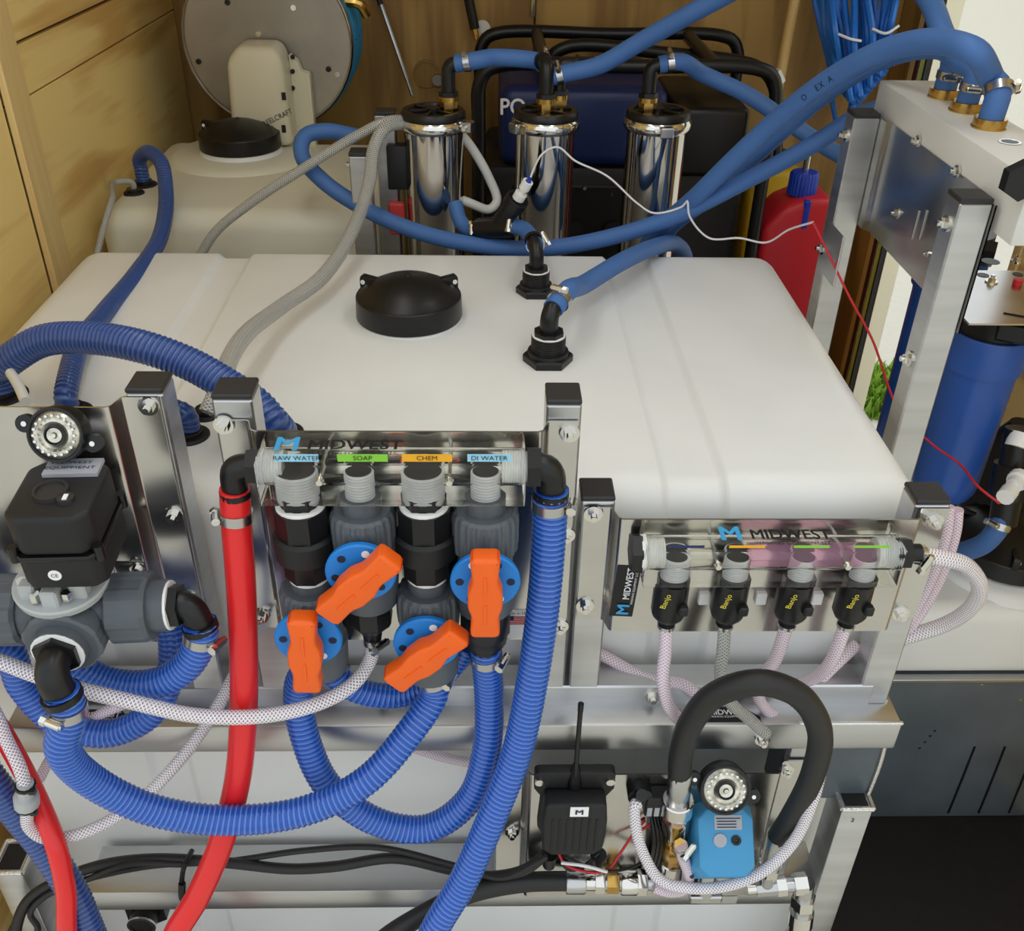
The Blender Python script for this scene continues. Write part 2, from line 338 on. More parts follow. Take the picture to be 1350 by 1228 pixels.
def lid(tank, c, r, h, ears=(160, 20), ring=True):
    c = Vector(c)
    if ring: B().lathe(c-V(0, 0, .012), ZA, [(0, 0), (0, r*1.05), (.014, r*.98), (.02, r*.9), (.02, 0)], 40).build('neck', 'poly', tank)
    h2 = h*.5
    b = B().lathe(c+V(0, 0, .004), ZA, [(0, r*.9), (0, r*.99), (.002, r), (h2, r*.985), (h2+.002, r*.97), (h2+.003, r*.93), (h2+(h-h2)*.35, r*.82), (h2+(h-h2)*.66, r*.58), (h2+(h-h2)*.88, r*.32), (h, r*.05), (h, 0)], 48)
    o = b.build('lid', 'black', tank, smooth=28)
    for a in ears:
        d = V(math.cos(math.radians(a)), math.sin(math.radians(a)), 0); t = V(-d.y, d.x, 0)
        B().prism([(r*.56, h2*.9), (r*.985, h2*.9), (r*.985, h2+.016), (r*.95, h2+.021), (r*.56, h2+.018)], c+V(0, 0, .004)-t*.006, d, ZA, t*.012, .002, 2).build('lid_ear', 'black', o)
        q = c+d*r*.91+V(0, 0, h2+.015); sg = -1 if t.y > 0 else 1; B().cyl(q+t*sg*.0055, q+t*sg*.007, .0036, n=10).build('pin', 'white', o)
    B().cyl(c+V(0, 0, h), c+V(0, 0, h+.006), .006, .004, n=12).build('vent_knob', 'black_matte', o)
    return o
ZT = .95
c1 = (PZ(287, 345, ZT).x, PZ(322, 345, ZT).x); c2 = (PZ(803, 345, ZT).x, PZ(850, 345, ZT).x)
TX0, TX1, TY0, TY1 = -.700, .505, .885, 1.625
tank = thing('water_tank', (-.1, 1.25, .1), 'big white rectangular water tank with grooved top behind the three metal panels', 'tank')
tank_body(TX0, TX1, TY0, TY1, .02, ZT, .045, (c1, c2)).build('tank_body', 'poly', tank, smooth=40)
lc = PZ(540, 418, ZT); lid(tank, lc, .079, .062, ears=(158, 25))
tank2 = thing('rear_tank', (-.46, 2.07, .1), 'smaller white water tank below the hose reel in the plywood corner', 'tank')
tank_body(-.742, -.20, 1.80, 2.31, .02, ZT-.004, .04).build('tank_body', 'poly_dim', tank2, smooth=40)
l2 = PZ(319, 203, ZT); B().lathe(l2-V(0, 0, .006), ZA, [(0, 0), (0, .16), (.006, .155), (.012, .14), (.014, 0)], 48).build('raised_ring', 'poly_dim', tank2)
lid(tank2, l2+V(0, 0, .012), .088, .06, ears=(40, 165))
T3Z = PY(1300, 815, WWY).z+.012
tank3 = thing('side_tank', (.79, 1.5, WWZ), 'low white tank standing on the slate wheel well box', 'tank')
tank_body(.60, RX-.008, WWY+.004, 1.74, WWZ+.001, T3Z, .03).build('tank_body', 'poly', tank3, smooth=40)
l3 = V(PZ(1262, 735, T3Z+.03).x+.098, PZ(1340, 735, T3Z).y-.005, T3Z)
B().lathe(l3-V(0, 0, .004), ZA, [(0, 0), (0, .128), (.01, .12), (.018, .108), (.018, 0)], 48).build('raised_ring', 'poly', tank3)
lid(tank3, l3+V(0, 0, .016), .098, .06, ears=(140, 250), ring=False)

# ================================================================== SKID FRAME
RY0, RZ1, RZ0 = .797, .669, .624
fr = thing('skid_frame', (0, .82, 0), 'welded square aluminium tube frame in front of the white tank', 'frame')
xl, xr = PY(8, 968, RY0).x, PY(1184, 973, RY0).x
top = B().box((xl, RY0, RZ0), (xr, RY0+.075, RZ1), .003, 2).build('top_rail', 'alu_rail', fr)
B().box((xl+.02, RY0+.0, .297), (PY(1075, 1190, RY0).x, RY0+.075, .339), .003, 2).build('lower_rail', 'alu_rail', fr)
posts = []
for (pl, pr, py) in ((163, 213, 513), (277, 331, 521), (721, 768, 528), (767, 812, 656), (1201, 1256, 661)):
    a, c = PY(pl, py, .83), PY(pr, py, .83); x0, x1, zt = a.x, c.x, a.z
    if pl == 1201: x0 = x1-.038
    po = B().box((x0, .83, RZ1-.001), (x1, .868, zt-.006), .002, 1).build('post', 'alu', fr)
    B().box((x0, .83, zt-.006), (x1, .868, zt), .0015, 1).build('post_cap', 'cap', po)
    for wx in (x0+.001, x1-.001): B().sweep([V(wx, .832, RZ1+.002), V(wx, .845, RZ1+.003), V(wx, .866, RZ1+.002)], .0035, 8).build('weld_bead', 'weld', po)
    posts.append((x0, x1, zt))
# legs, gusset, side rail
for side, (pa, pb) in ((1, (1110, 1151)), (-1, (-10, 30))):
    py = 1066 if side > 0 else 1150
    a, c = PY(pa, py, RY0-.002), PY(pb, py, RY0-.002); zt = a.z
    lg = B().box((a.x, RY0-.004, 0), (c.x, RY0+.045, zt), .003, 2).build('leg', 'alu', fr)
    b = B(); rim = [V(a.x, RY0-.004, zt), V(c.x, RY0-.004, zt), V(c.x, RY0+.045, zt), V(a.x, RY0+.045, zt)]
    for i in range(4): b.sweep([rim[i], (rim[i]+rim[(i+1) % 4])/2, rim[(i+1) % 4]], .0032, 8)
    b.build('weld_bead', 'weld', lg)
    B().box((a.x+.005, RY0+.001, zt), (c.x-.005, RY0+.04, zt+.0015)).build('tube_opening', 'black_matte', lg)
    if side > 0:
        B().box((PY(1042, 1000, RY0).x, RY0+.02, zt-.01), (xr-.001, RY0+.07, RZ0), .002, 1).build('gusset_plate', 'slate', fr)
        B().sweep([V(xr-.002, RY0+.019, RZ0), V(xr, RY0+.019, (RZ0+zt)/2), V(xr-.002, RY0+.019, zt)], .003, 8).build('weld_bead', 'weld', fr)
        text('2', V(a.x+.018, RY0-.004, zt-.022), XA, ZA, .007, 'print_black', lg)
B().box((TX1+.002, RY0+.07, RZ0), (xr, .884, RZ1), .002, 1).build('side_rail', 'alu_rail', fr)
B().box((PY(1042, 1000, RY0).x, RY0-.001, RZ1-.002), (xr+.001, RY0+.004, RZ1+.002), .001, 1).build('weld_bead', 'weld', fr)
# uprights that carry the lower panel
for px in (672, 1040):
    x = PY(px, 1080, .80).x; B().box((x-.019, .806, .338), (x+.019, .84, RZ0+.001), .002, 1).build('upright', 'alu', fr)
for px, py in ((70, 945), (505, 920), (860, 918), (730, 1168), (1005, 975)): bolt(fr, PY(px, py, RY0-.001 if py > 930 else .829), (0, -1, 0), .006)

# ================================================================== SHEET PANELS
def hat(name, xa, xb, fa, fb, z0, z1, yc, yf, label, m='panel', th=.0022):
    """sheet with a proud middle (xa..xb at yc) and flanges out to fa / fb at yf"""
    s = .012; pts = []
    if fa is not None: pts += [(fa, yf), (xa-s, yf), (xa-s*.75, yf-.002), (xa-s*.35, yc+.003)]
    pts += [(xa, yc)]
    pts += [(xb, yc)]
    if fb is not None: pts += [(xb+s*.35, yc+.003), (xb+s*.75, yf-.002), (xb+s, yf), (fb, yf)]
    t = thing(name, (0.5*(xa+xb), yc, z0), label, 'panel')
    b = B(); bm = b.bm; A = [[bm.verts.new((x, y+o, z)) for x, y in pts] for o in (0, -th) for z in (z0, z1)]
    n = len(pts)
    for i in range(n-1):
        bm.faces.new([A[0][i], A[0][i+1], A[1][i+1], A[1][i]]); bm.faces.new([A[2][i], A[3][i], A[3][i+1], A[2][i+1]])
        bm.faces.new([A[1][i], A[1][i+1], A[3][i+1], A[3][i]]); bm.faces.new([A[0][i], A[2][i], A[2][i+1], A[0][i+1]])
    bm.faces.new([A[0][0], A[1][0], A[3][0], A[2][0]]); bm.faces.new([A[0][-1], A[2][-1], A[3][-1], A[1][-1]])
    b.build('sheet', m, t, smooth=50); return t
YF, YC = .8285, .808; PF = YC-.0022
pA = hat('metal_backboard', -.66, posts[0][0]-.012, None, posts[0][1]-.004, PY(100, 845, YC).z, PY(80, 536, YC).z, YC, YF, 'polished metal panel behind the black actuator and grey three-way valve')
for px, py in ((196, 535), (229, 679), (250, 790)): bolt(pA, PY(px, py, YF-.002), (0, -1, 0), .0065)
pB = hat('metal_backboard', posts[1][1]+.004, posts[2][0]-.008, posts[1][0]+.004, posts[2][1]-.003, PY(560, 842, YC).z, PY(500, 568, YC).z, YC, YF, 'polished metal panel behind the four orange-handled valves')
for px, py in ((295, 560), (343, 812), (751, 571), (746, 705), (738, 825)): bolt(pB, PY(px, py, YF-.002), (0, -1, 0), .0065)
pC = hat('metal_backboard', posts[3][1]+.006, posts[4][0]-.006, posts[3][0]+.003, posts[4][1]-.002, PY(900, 831, YC).z, PY(1000, 684, YC).z, YC, YF, 'polished metal panel behind the manifold with pink liquid')
for px, py in ((782, 677), (771, 798), (1231, 687), (1187, 808)): bolt(pC, PY(px, py, YF-.002), (0, -1, 0), .0065)
YD, YDF = .784, .8035; PDF = YD-.0022
xu0, xu1 = PY(672, 1080, .80).x, PY(1040, 1040, .80).x
pD = hat('metal_backboard', xu0+.026, xu1-.026, xu0-.017, xu1+.017, .345, PY(860, 1020, YD).z, YD, YDF, 'polished metal panel under the top rail carrying the black antenna box')
for px, py in ((675, 1097), (1037, 1015), (1005, 1130)): bolt(pD, PY(px, py, YDF-.002), (0, -1, 0), .006)

# ================================================================== FITTING HELPERS
def elbow(parent, a, mid, c, r, m='black', hexes=(1, 1), name='elbow'):
    """90 degree barbed elbow: legs a->mid->c with hex collars on the legs"""
    a, mid, c = Vector(a), Vector(mid), Vector(c); d1 = (mid-a).normalized(); d2 = (c-mid).normalized(); k = r*1.15
    pts = [a, mid-d1*k] + [mid-d1*k*(1-t)**2+d2*k*t**2 for t in (.25, .5, .75)] + [mid+d2*k, c]
    b = B().sweep(pts, r, 16, .003)
    o = b.build(name, m, parent)
    if hexes[0]: B().cyl(a, a+d1*r*.9, r*1.45, n=6).build('collar', m, o)
    if hexes[1]: B().cyl(c-d2*r*.5, c, r*1.25, n=16).build('collar', m, o)
    return o
def ribbed_nut(x, y, z0, z1, r, hole, n=20):
    """union nut with flats: rings alternate slightly so the grips read"""
    b = B(); bm = b.bm; prof = [(0, hole), (0, r*.86), (.004, r*.97), ((z1-z0)*.35, r), ((z1-z0)*.8, r), (z1-z0-.003, r*.95), (z1-z0, r*.84), (z1-z0, hole)]
    rings = []; N = n*4
    for h, q in prof:
        rg = []
        for i in range(N):
            k = q*(1.0 if (i % 4) in (1, 2) or q < r*.95 else .955); a = 2*math.pi*i/N
            rg.append(bm.verts.new((x+k*math.cos(a), y+k*math.sin(a), z0+h)))
        rings.append(rg)
    for A, C in zip(rings, rings[1:]+rings[:1]):
        for i in range(N): bm.faces.new([A[i], A[(i+1) % N], C[(i+1) % N], C[i]])
    return b
def threads(p, d, L, r, n=5, pitch=None):
    n = int(n*1.8)
    pr = [(0, 0), (0, r*.95)]; st = L/n
    for i in range(n): pr += [(i*st+st*.1, r*.95), (i*st+st*.35, r), (i*st+st*.65, r), (i*st+st*.9, r*.95)]
    return B().lathe(p, d, pr+[(L, r*.95), (L, 0)], 24)
def manifold(name, pxl, pxr, pyf, ztop, y0, hb, label, fluid=None):
    """clear acrylic block with a bore, screws, end threads and port sockets"""
    xa, xb = PY(pxl, pyf, y0).x, PY(pxr, pyf, y0).x; yb = PF; z0 = ztop-hb
    t = thing(name, ((xa+xb)/2, (y0+yb)/2, z0), label, 'manifold')
    b = B().box((xa, y0, z0), (xb, yb-.0005, ztop), .0015, 1); cz = z0+hb*.56; cy = (y0+yb)/2; br = hb*.34
    b.lathe((xa+.004, cy, cz), XA, [(0, 0), (0, br), (xb-xa-.008, br), (xb-xa-.008, 0)], 28, flip=False)
    for f in b.bm.faces: pass
    bmesh.ops.recalc_face_normals(b.bm, faces=b.bm.faces)
    inner = [f for f in b.bm.faces if all(((v.co.y-cy)**2+(v.co.z-cz)**2)**.5 <= br*1.01 for v in f.verts)]
    bmesh.ops.reverse_faces(b.bm, faces=inner)
    b.build('block', 'acrylic', t, smooth=30, fix=False)
    for xe, d in ((xa, 1), (xb, -1)): threads(V(xe-d*.004, cy, cz), V(d, 0, 0), .026, br*.96, 6).build('end_thread', 'thread_clear', t)
    if fluid:
        B().cyl(V(xa+(xb-xa)*.42, cy, cz-br*.25), V(xb-.024, cy, cz-br*.25), br*.7, n=20).build('fluid', 'pink_fluid', t)
    for f in ((.235, .715) if not fluid else (.28, .78)):
        x = xa+(xb-xa)*f; p = V(x, y0, z0+hb*.86)
        B().cyl(p+V(0, .001, -.012), p+V(0, -.004, -.012), .0046, .003, n=14).build('screw_head', 'chrome', t)
        B().cyl(V(x, y0+.001, p.z-.012), V(x, yb, p.z-.012), .002, n=8).build('screw_shank', 'steel', t)
    return t, xa, xb, cy, cz, br, z0
# ================================================================== MANIFOLD 1 (four valves)
Y0 = .748; zt1 = PY(500, 568, PF).z-.001; hb1 = zt1-PY(515, 669, Y0).z
m1, ma, mb, mcy, mcz, mbr, mz0 = manifold('acrylic_manifold', 338, 693, 640, zt1, Y0, hb1, 'clear acrylic manifold block printed RAW WATER SOAP CHEM DI WATER')
def logo(parent, c, mo, w, h, sub='WASHING EQUIPMENT LLC'):
    text('M', V(mo, c.y+.001, c.z), XA, YA, h*1.45, 'print_blue', parent, .95, 'logo_letter', bold=.03)
    text('MIDWEST', c, XA, YA, h, 'print_black', parent, w/(h/.7)/4.75, bold=.022)
    text(sub, c-V(0, h*.85, 0), XA, YA, h*.36, 'print_black', parent, w/(h*.36/.7)/14.2)
zf = lambda py, px=500: PY(px, py, Y0).z
ylog = PZ(470, 588, zt1).y
logo(m1, V(PZ(468, 588, zt1).x, ylog, zt1), PZ(378, 588, zt1).x, .097, .016)
text('HYDRO', V(PZ(568, 596, zt1).x, Y0+.006, zt1), XA, YA, .006, 'print_red', m1, 1.9)
for px, txt, mm, wd in ((391, 'RAW WATER', 'sticker_sky', .04), (478, 'SOAP', 'print_green', .046), (563, 'CHEM', 'print_amber', .046), (645, 'DI WATER', 'sticker_sky', .04)):
    p = PY(px, 604, Y0); q = quad(m1, 'port_label', p, XA, ZA, wd, .008, mm); text(txt, p-V(0, .0005, 0), XA, ZA, .0048, 'print_black', q, 1.05)
# ports / columns
AX = .7715
def col_x(px, py): return PY(px, py, AX).x
def zc(px, py): return PY(px, py, AX).z
def port(px, r):
    x = col_x(px, 655); p = V(x, AX, mz0-.002); th_ = threads(p, ZA, .03, r, 5).build('port_thread', 'thread_clear', m1); B().cyl(p+V(0, 0, .0295), p+V(0, 0, .0308), r*.86, n=24).build('port_bore', 'cap', th_); return x
def handle(parent, c, ang, L=.098, W=.030):
    u = V(math.cos(ang), 0, math.sin(ang)); v = V(-math.sin(ang), 0, math.cos(ang))
    k = W/2; poly = [(-L*.5, -k*.82), (-L*.46, -k*.95), (-L*.2, -k*.8), (-L*.06, -k*1.12), (L*.12, -k*1.12), (L*.24, -k*.86), (L*.46, -k*.98), (L*.5, -k*.8), (L*.5, k*.8), (L*.46, k*.98), (L*.24, k*.86), (L*.12, k*1.12), (-L*.06, k*1.12), (-L*.2, k*.8), (-L*.46, k*.95), (-L*.5, k*.82)]
    h = B().prism(poly, c, u, v, V(0, -.022, 0), .004, 3).build('handle', 'orange', parent)
    for s in (-.3, .3): B().box((-.012, -.0012, 0), (.012, .0012, .0012), M=Matrix((( *u, ), (*v,), (0, -1, 0))).transposed().to_4x4() if False else _m(u, v, c+u*L*s*.6+V(0, -.022, 0))).build('grip_rib', 'orange', h)
    B().cyl(c, c+V(0, .02, 0), .012, n=16).build('stem', 'orange', h); return h
def _m(u, v, p):
    n = u.cross(v); M = Matrix((u, v, n)).transposed().to_4x4(); M.translation = p; return M
def ball_valve(name, x, ztop, zbot, label, ang, dpy, nut_r=.033):
    disc_z = PY(500, dpy, AX-.043).z
    t = thing(name, (x, AX, zbot), label, 'valve', None)
    B().lathe(V(x, AX, zbot), ZA, [(0, 0), (0, .026), (.004, .030), ((ztop-zbot)*.55, .032), ((ztop-zbot)*.62, .028), (ztop-zbot, .028), (ztop-zbot, 0)], 24).build('valve_body', 'pvc', t)
    dc = V(x, AX-.036, disc_z)
    B().cyl(V(x, AX, disc_z), dc, .027, n=24).build('bonnet', 'pvc', t)
    d = B().lathe(dc, V(0, -1, 0), [(0, 0), (0, .034), (.005, .0345), (.007, .033), (.007, .012), (.005, 0)], 36).build('dial_plate', 'blue_disc', t)
    for k in range(6):
        a = ang+math.radians(35+k*58); p = dc+V(math.cos(a), 0, math.sin(a))*.025+V(0, -.0072, 0)
        B().cyl(p, p+V(0, -.0005, 0), .0042, n=10).build('slot' if k % 3 else 'print_mark', 'print_dark_blue' if k % 3 else 'white', d)
    handle(t, dc+V(0, -.012, 0), ang); return t
def black_union(x, ztop, zbot, label):
    t = thing('check_valve', (x, AX, zbot), label, 'fitting'); H = ztop-zbot
    B().cyl(V(x, AX, ztop-H*.12), V(x, AX, ztop+.003), .022, n=6, hint=(1, 0, 0)).build('hex_nipple', 'black', t)
    B().lathe(V(x, AX, ztop-H*.16), ZA, [(0, .02), (0, .0245), (.006, .0245), (.006, .02)], 24).build('thread_tape', 'white', t)
    B().cyl(V(x, AX, ztop-H*.46), V(x, AX, ztop-H*.14), .0275, n=8).build('hex_body', 'black', t)
    B().lathe(V(x, AX, ztop-H*.74), ZA, [(0, 0), (0, .027), (.003, .031), (H*.26, .031), (H*.29, .027), (H*.29, 0)], 28).build('union_ring', 'black_matte', t)
    B().cyl(V(x, AX, zbot+H*.03), V(x, AX, ztop-H*.7), .0245, n=8).build('lower_hex', 'black', t)
    B().lathe(V(x, AX, zbot-.002), ZA, [(0, 0), (0, .021), (H*.05, .022), (H*.05, 0)], 24).build('thread_tape', 'white', t)
    return t
def grey_union(parent, x, ztop, zbot, r=.036):
    H = ztop-zbot
    B().cyl(V(x, AX, ztop-H*.36), V(x, AX, ztop), .0205, n=12).build('tailpiece', 'pvc', parent)
    ribbed_nut(x, AX, zbot, ztop-H*.26, r, .019).build('union_nut', 'pvc', parent, smooth=12)
cols = [(395, 403, 'A'), (476, 480, 'B'), (560, 561, 'C'), (640, 639, 'D')]
# column 1: check valve above, ball valve below
x1 = port(395, .021); x2 = port(476, .0145); x3 = port(559, .021); x4 = port(640, .0145)
zA = [zc(403, y) for y in (672, 757, 812, 880)]
black_union(x1, mz0, zA[1], 'black plastic check valve under the RAW WATER port')
v1 = ball_valve('ball_valve', x1, zA[2]+.006, zA[3], 'grey ball valve with orange handle turned straight down beneath RAW WATER', math.radians(-92), 845)
grey_union(v1, x1, zA[1]+.002, zA[2], .0335)
v2 = ball_valve('ball_valve', x2, zc(480, 722), zc(484, 792), 'grey ball valve with slanted orange handle beneath the SOAP port', math.radians(-134), 757)
grey_union(v2, x2, mz0, zc(480, 724), .0325)
zb = zc(486, 792); b = B().lathe(V(x2, AX, zb-.052), ZA, [(0, 0), (0, .010), (.012, .012), (.022, .021), (.028, .0235), (.056, .0235), (.056, 0)], 8); b.build('hose_adapter', 'black', v2)
black_union(x3, mz0, zc(560, 757), 'black plastic check valve under the CHEM port')
v3 = ball_valve('ball_valve', x3, zc(560, 818), zc(563, 885), 'grey ball valve with slanted orange handle beneath the CHEM port', math.radians(-136), 851)
grey_union(v3, x3, zc(560, 756), zc(560, 820), .0335)
v4 = ball_valve('ball_valve', x4, zc(640, 722), zc(640, 800), 'grey ball valve with upright orange handle beneath the DI WATER port', math.radians(-90), 769)
grey_union(v4, x4, mz0, zc(640, 724), .0335)
zb = zc(640, 800); B().lathe(V(x4, AX, zb-.066), ZA, [(0, 0), (0, .0155), (.012, .0165), (.018, .023), (.030, .0245), (.035, .027), (.066, .027), (.07, .025), (.07, 0)], 12).build('hose_adapter', 'black', v4)
# elbows at both ends of manifold 1
el = thing('barbed_elbow', V(ma-.02, mcy, mcz-.03), 'black elbow joining red hose to the acrylic block', 'fitting')
lx = PY(309, 640, mcy).x
elbow(el, V(ma-.002, mcy, mcz), V(lx, mcy, mcz), V(lx, mcy, mcz-.034), .0125)
er = thing('barbed_elbow', V(mb+.02, mcy, mcz-.03), 'black elbow joining ribbed blue hose to the acrylic block', 'fitting')
rx = PY(726, 650, mcy).x
elbow(er, V(mb+.002, mcy, mcz), V(rx, mcy, mcz), V(rx, mcy, mcz-.034), .0145)
# sticker on the sheet: Made in USA with flag
st = PY(682, 823, PF-.0004)
q = quad(pB, 'sticker', st, XA, ZA, .036, .042, 'print_white'); text('Made in USA', st+V(0, -.001, .017), XA, ZA, .0038, 'print_black', q, 1.0)
for k in range(5): quad(q, 'flag_stripe', st+V(0, -.0006, .011-k*.0026), XA, ZA, .03, .0014, 'print_red')
quad(q, 'flag_canton', st+V(-.0095, -.0009, .0095), XA, ZA, .011, .006, 'print_navy')

# ================================================================== MANIFOLD 2 (pink liquid)
Y2 = .757; zt2 = PY(1000, 687, PF).z-.001; hb2 = zt2-PY(1000, 776, Y2).z
m2, na, nb, ncy, ncz, nbr, nz0 = manifold('acrylic_manifold', 851, 1192, 745, zt2, Y2, hb2, 'clear acrylic manifold block with pink liquid inside', True)
logo(m2, V(PZ(1042, 706, zt2).x, PZ(1030, 706, zt2).y, zt2), PZ(963, 706, zt2).x, .09, .0155)
for k, (px, mm) in enumerate(((905, 'print_navy'), (985, 'print_amber'), (1070, 'print_green'), (1150, 'print_green'))): quad(m2, 'port_label', PY(px, 721, Y2), XA, ZA, .036, .003, mm)
B().cyl(V(na-.012, ncy, ncz), V(na-.001, ncy, ncz), .021, n=6).build('end_plug', 'black', m2); B().cyl(V(na-.002, ncy, ncz), V(na+.003, ncy, ncz), .019, n=24).build('plug_seal', 'white', m2)
B().cyl(V(nb-.003, ncy, ncz), V(nb+.014, ncy, ncz), .017, n=6).build('end_fitting', 'black', m2); B().cyl(V(nb+.014, ncy, ncz), V(nb+.026, ncy, ncz), .0095, n=14).build('barb', 'black', m2)
fx = []
for k, px in enumerate((886, 965, 1050, 1130)):
    x = PY(px, 770, ncy).x; th_ = threads(V(x, ncy, nz0-.001), ZA, .026, .0135 if k else .015, 5).build('port_thread', 'thread_clear', m2); B().cyl(V(x, ncy, nz0+.0245), V(x, ncy, nz0+.0258), .0115, n=24).build('port_bore', 'cap', th_)
    names = ('first', 'second', 'third', 'fourth')
    t = thing('check_fitting', V(x, ncy, nz0-.07), 'black check fitting with yellow lettering, %s from the black plug of the pink manifold' % names[k], 'fitting', 'fittings under the pink manifold')
    H = .072
    B().cyl(V(x, ncy, nz0-.008), V(x, ncy, nz0), .0175, n=8).build('hex_collar', 'black', t)
    B().lathe(V(x, ncy, nz0-H), ZA, [(0, 0), (0, .008), (.006, .009), (.014, .0165), (.02, .019), (.064, .0185), (.066, 0)], 12).build('fitting_body', 'black', t)
    B().box((x+.006, ncy-.023, nz0-.042), (x+.016, ncy-.012, nz0-.03), .002, 1).build('latch_tab', 'black_matte', t)
    text('Banjo', V(x-.009, ncy-.0195, nz0-.022), V(.25, 0, 1), V(-1, 0, .25), .0062, 'print_yellow', t, 1.0)
    b = B(); pz = nz0-H
    b.lathe(V(x, ncy, pz-.003), ZA, [(0, 0), (0, .0098), (.004, .0098), (.004, 0)], 14); b.build('tube_clip', 'steel', t); fx.append(x)
for px in (928, 1003, 1077): 
    p = PY(px, 783, PF); B().box(p+V(-.006, -.006, -.012), p+V(.006, .001, .004), .001, 1).build('spacer_tab', 'white', m2)
# black vertical sticker
p = PY(824, 780, PF-.0004); q = quad(pC, 'sticker', p, V(.06, 0, 1), V(-1, 0, .06), .072, .026, 'print_black')
text('MIDWEST', p+V(.003, -.001, .012), V(.06, 0, 1), V(-1, 0, .06), .0072, 'print_white', q, 1.0, bold=.022); text('M', p+V(0, -.001, -.025), V(.06, 0, 1), V(-1, 0, .06), .013, 'print_blue', q, 1.1, bold=.03)
text('WASHING EQUIPMENT LLC', p+V(.0095, -.001, .005), V(.06, 0, 1), V(-1, 0, .06), .0026, 'print_white', q)
for (px, py, w_) in ((958, 953, .085), (128, 944, .085)):
    p = PZ(px, py, RZ1+.0006); p.y = RY0+.016
    b = B().prism([(-w_/2, -.012), (w_/2, -.012), (w_/2, -.004), (w_/2-.018, .012), (-w_/2+.018, .012), (-w_/2, -.004)], p-V(0, 0, .0006), XA, YA, V(0, 0, .0008)); q = b.build('sticker', 'print_black', fr)
    text('MIDWEST', p+V(.004, .002, .0005), XA, YA, .008, 'print_white', q, .95, bold=.022); text('WASHING EQUIPMENT LLC', p+V(.004, -.0045, .0005), XA, YA, .003, 'print_white', q, .95); None
# bar behind the stickers (second rail behind the posts)
B().box((xl+.02, .829, RZ1-.002), (xr-.03, .868, RZ1+.032), .002, 1).build('back_rail', 'alu_rail', fr)

# ================================================================== THREE-WAY VALVE + ACTUATOR
tv = thing('three_way_valve', PY(85, 830, .74), 'grey three-way union valve below the black actuator box', 'valve')
vc = PY(96, 803, .738)
B().lathe(vc-V(0, 0, .034), ZA, [(0, 0), (0, .02), (.006, .034), (.034, .04), (.062, .036), (.068, .03), (.068, 0)], 28).build('valve_body', 'pvc', tv)
def union_arm(parent, c, d, L=.085, r=.037):
    d = Vector(d).normalized(); c = Vector(c)
    B().cyl(c, c+d*L*.45, .03, n=24).build('arm_tube', 'pvc', parent)
    b = B(); u, v, _ = basis(d); bm = b.bm; N = 64; rings = []
    for h, q in ((.34, .7), (.34, .9), (.38, 1), (.78, 1), (.83, .9), (.83, .55)):
        rings.append([bm.verts.new(c+d*L*h+(u*math.cos(2*math.pi*i/N)+v*math.sin(2*math.pi*i/N))*r*q*(1 if (i//4) % 2 or q < .95 else .955)) for i in range(N)])
    for A, C in zip(rings, rings[1:]+rings[:1]):
        for i in range(N): bm.faces.new([A[i], A[(i+1) % N], C[(i+1) % N], C[i]])
    b.build('union_nut', 'pvc', parent, smooth=12)
    B().cyl(c+d*L*.7, c+d*L*1.02, .0265, n=12).build('tailpiece', 'pvc', parent)
    B().cyl(c+d*L*1.0, c+d*L*1.05, .025, n=20).build('thread_tape', 'white', parent)
    B().cyl(c+d*L*1.04, c+d*L*1.16, .0225, n=6).build('hex_collar', 'black', parent); return c+d*L*1.16
e1 = union_arm(tv, vc+V(.012, 0, 0), (1, .03, .03), .082, .036)
e2 = union_arm(tv, vc-V(.014, 0, 0), (-1, 0, -.02), .085, .036)
e3 = union_arm(tv, vc+V(.004, -.004, -.004), (0, -1, -.05), .05, .038)
a1 = PY(254, 803, e1.y); elbow(tv, e1-V(.004, 0, 0), V(a1.x, e1.y, e1.z), V(a1.x+.006, e1.y-.004, e1.z-.03), .0145, hexes=(0, 1))
d3 = V(0, -1, -.05).normalized(); m3 = e3+d3*.014; elbow(tv, e3-d3*.006, m3+d3*.004, m3+V(.006, -.004, -.034), .0155, hexes=(0, 1)); end3 = m3+V(.006, -.004, -.034)
# flange
fz = vc+V(.0, -.004, .034)
fla = B().lathe(fz, V(.05, -.12, 1), [(0, 0), (0, .043), (.007, .0445), (.009, .043), (.009, .02), (.014, .018), (.014, 0)], 36).build('mount_flange', 'pvc_light', tv)
for a in (200, 250, 300, 345): 
    p = fz+V(math.cos(math.radians(a))*.034, math.sin(math.radians(a))*.034, .011); B().cyl(p-V(0, 0, .003), p+V(0, 0, .006), .005, n=6).build('nut', 'chrome', fla)
for a in (225, 275, 325):
    p = fz+V(math.cos(math.radians(a))*.03, math.sin(math.radians(a))*.03, .0); B().box(p-V(.008, .008, 0), p+V(.008, .008, .022), .002, 1).build('rib', 'pvc_light', fla)
pl = B().box(V(PY(150, 745, PF).x, PF-.004, PY(150, 790, PF).z), V(PY(192, 745, PF).x, PF, PY(150, 742, PF).z), .003, 2).build('back_plate', 'steel', tv)
bolt(pl, PY(181, 750, PF-.004), (0, -1, 0), .005)
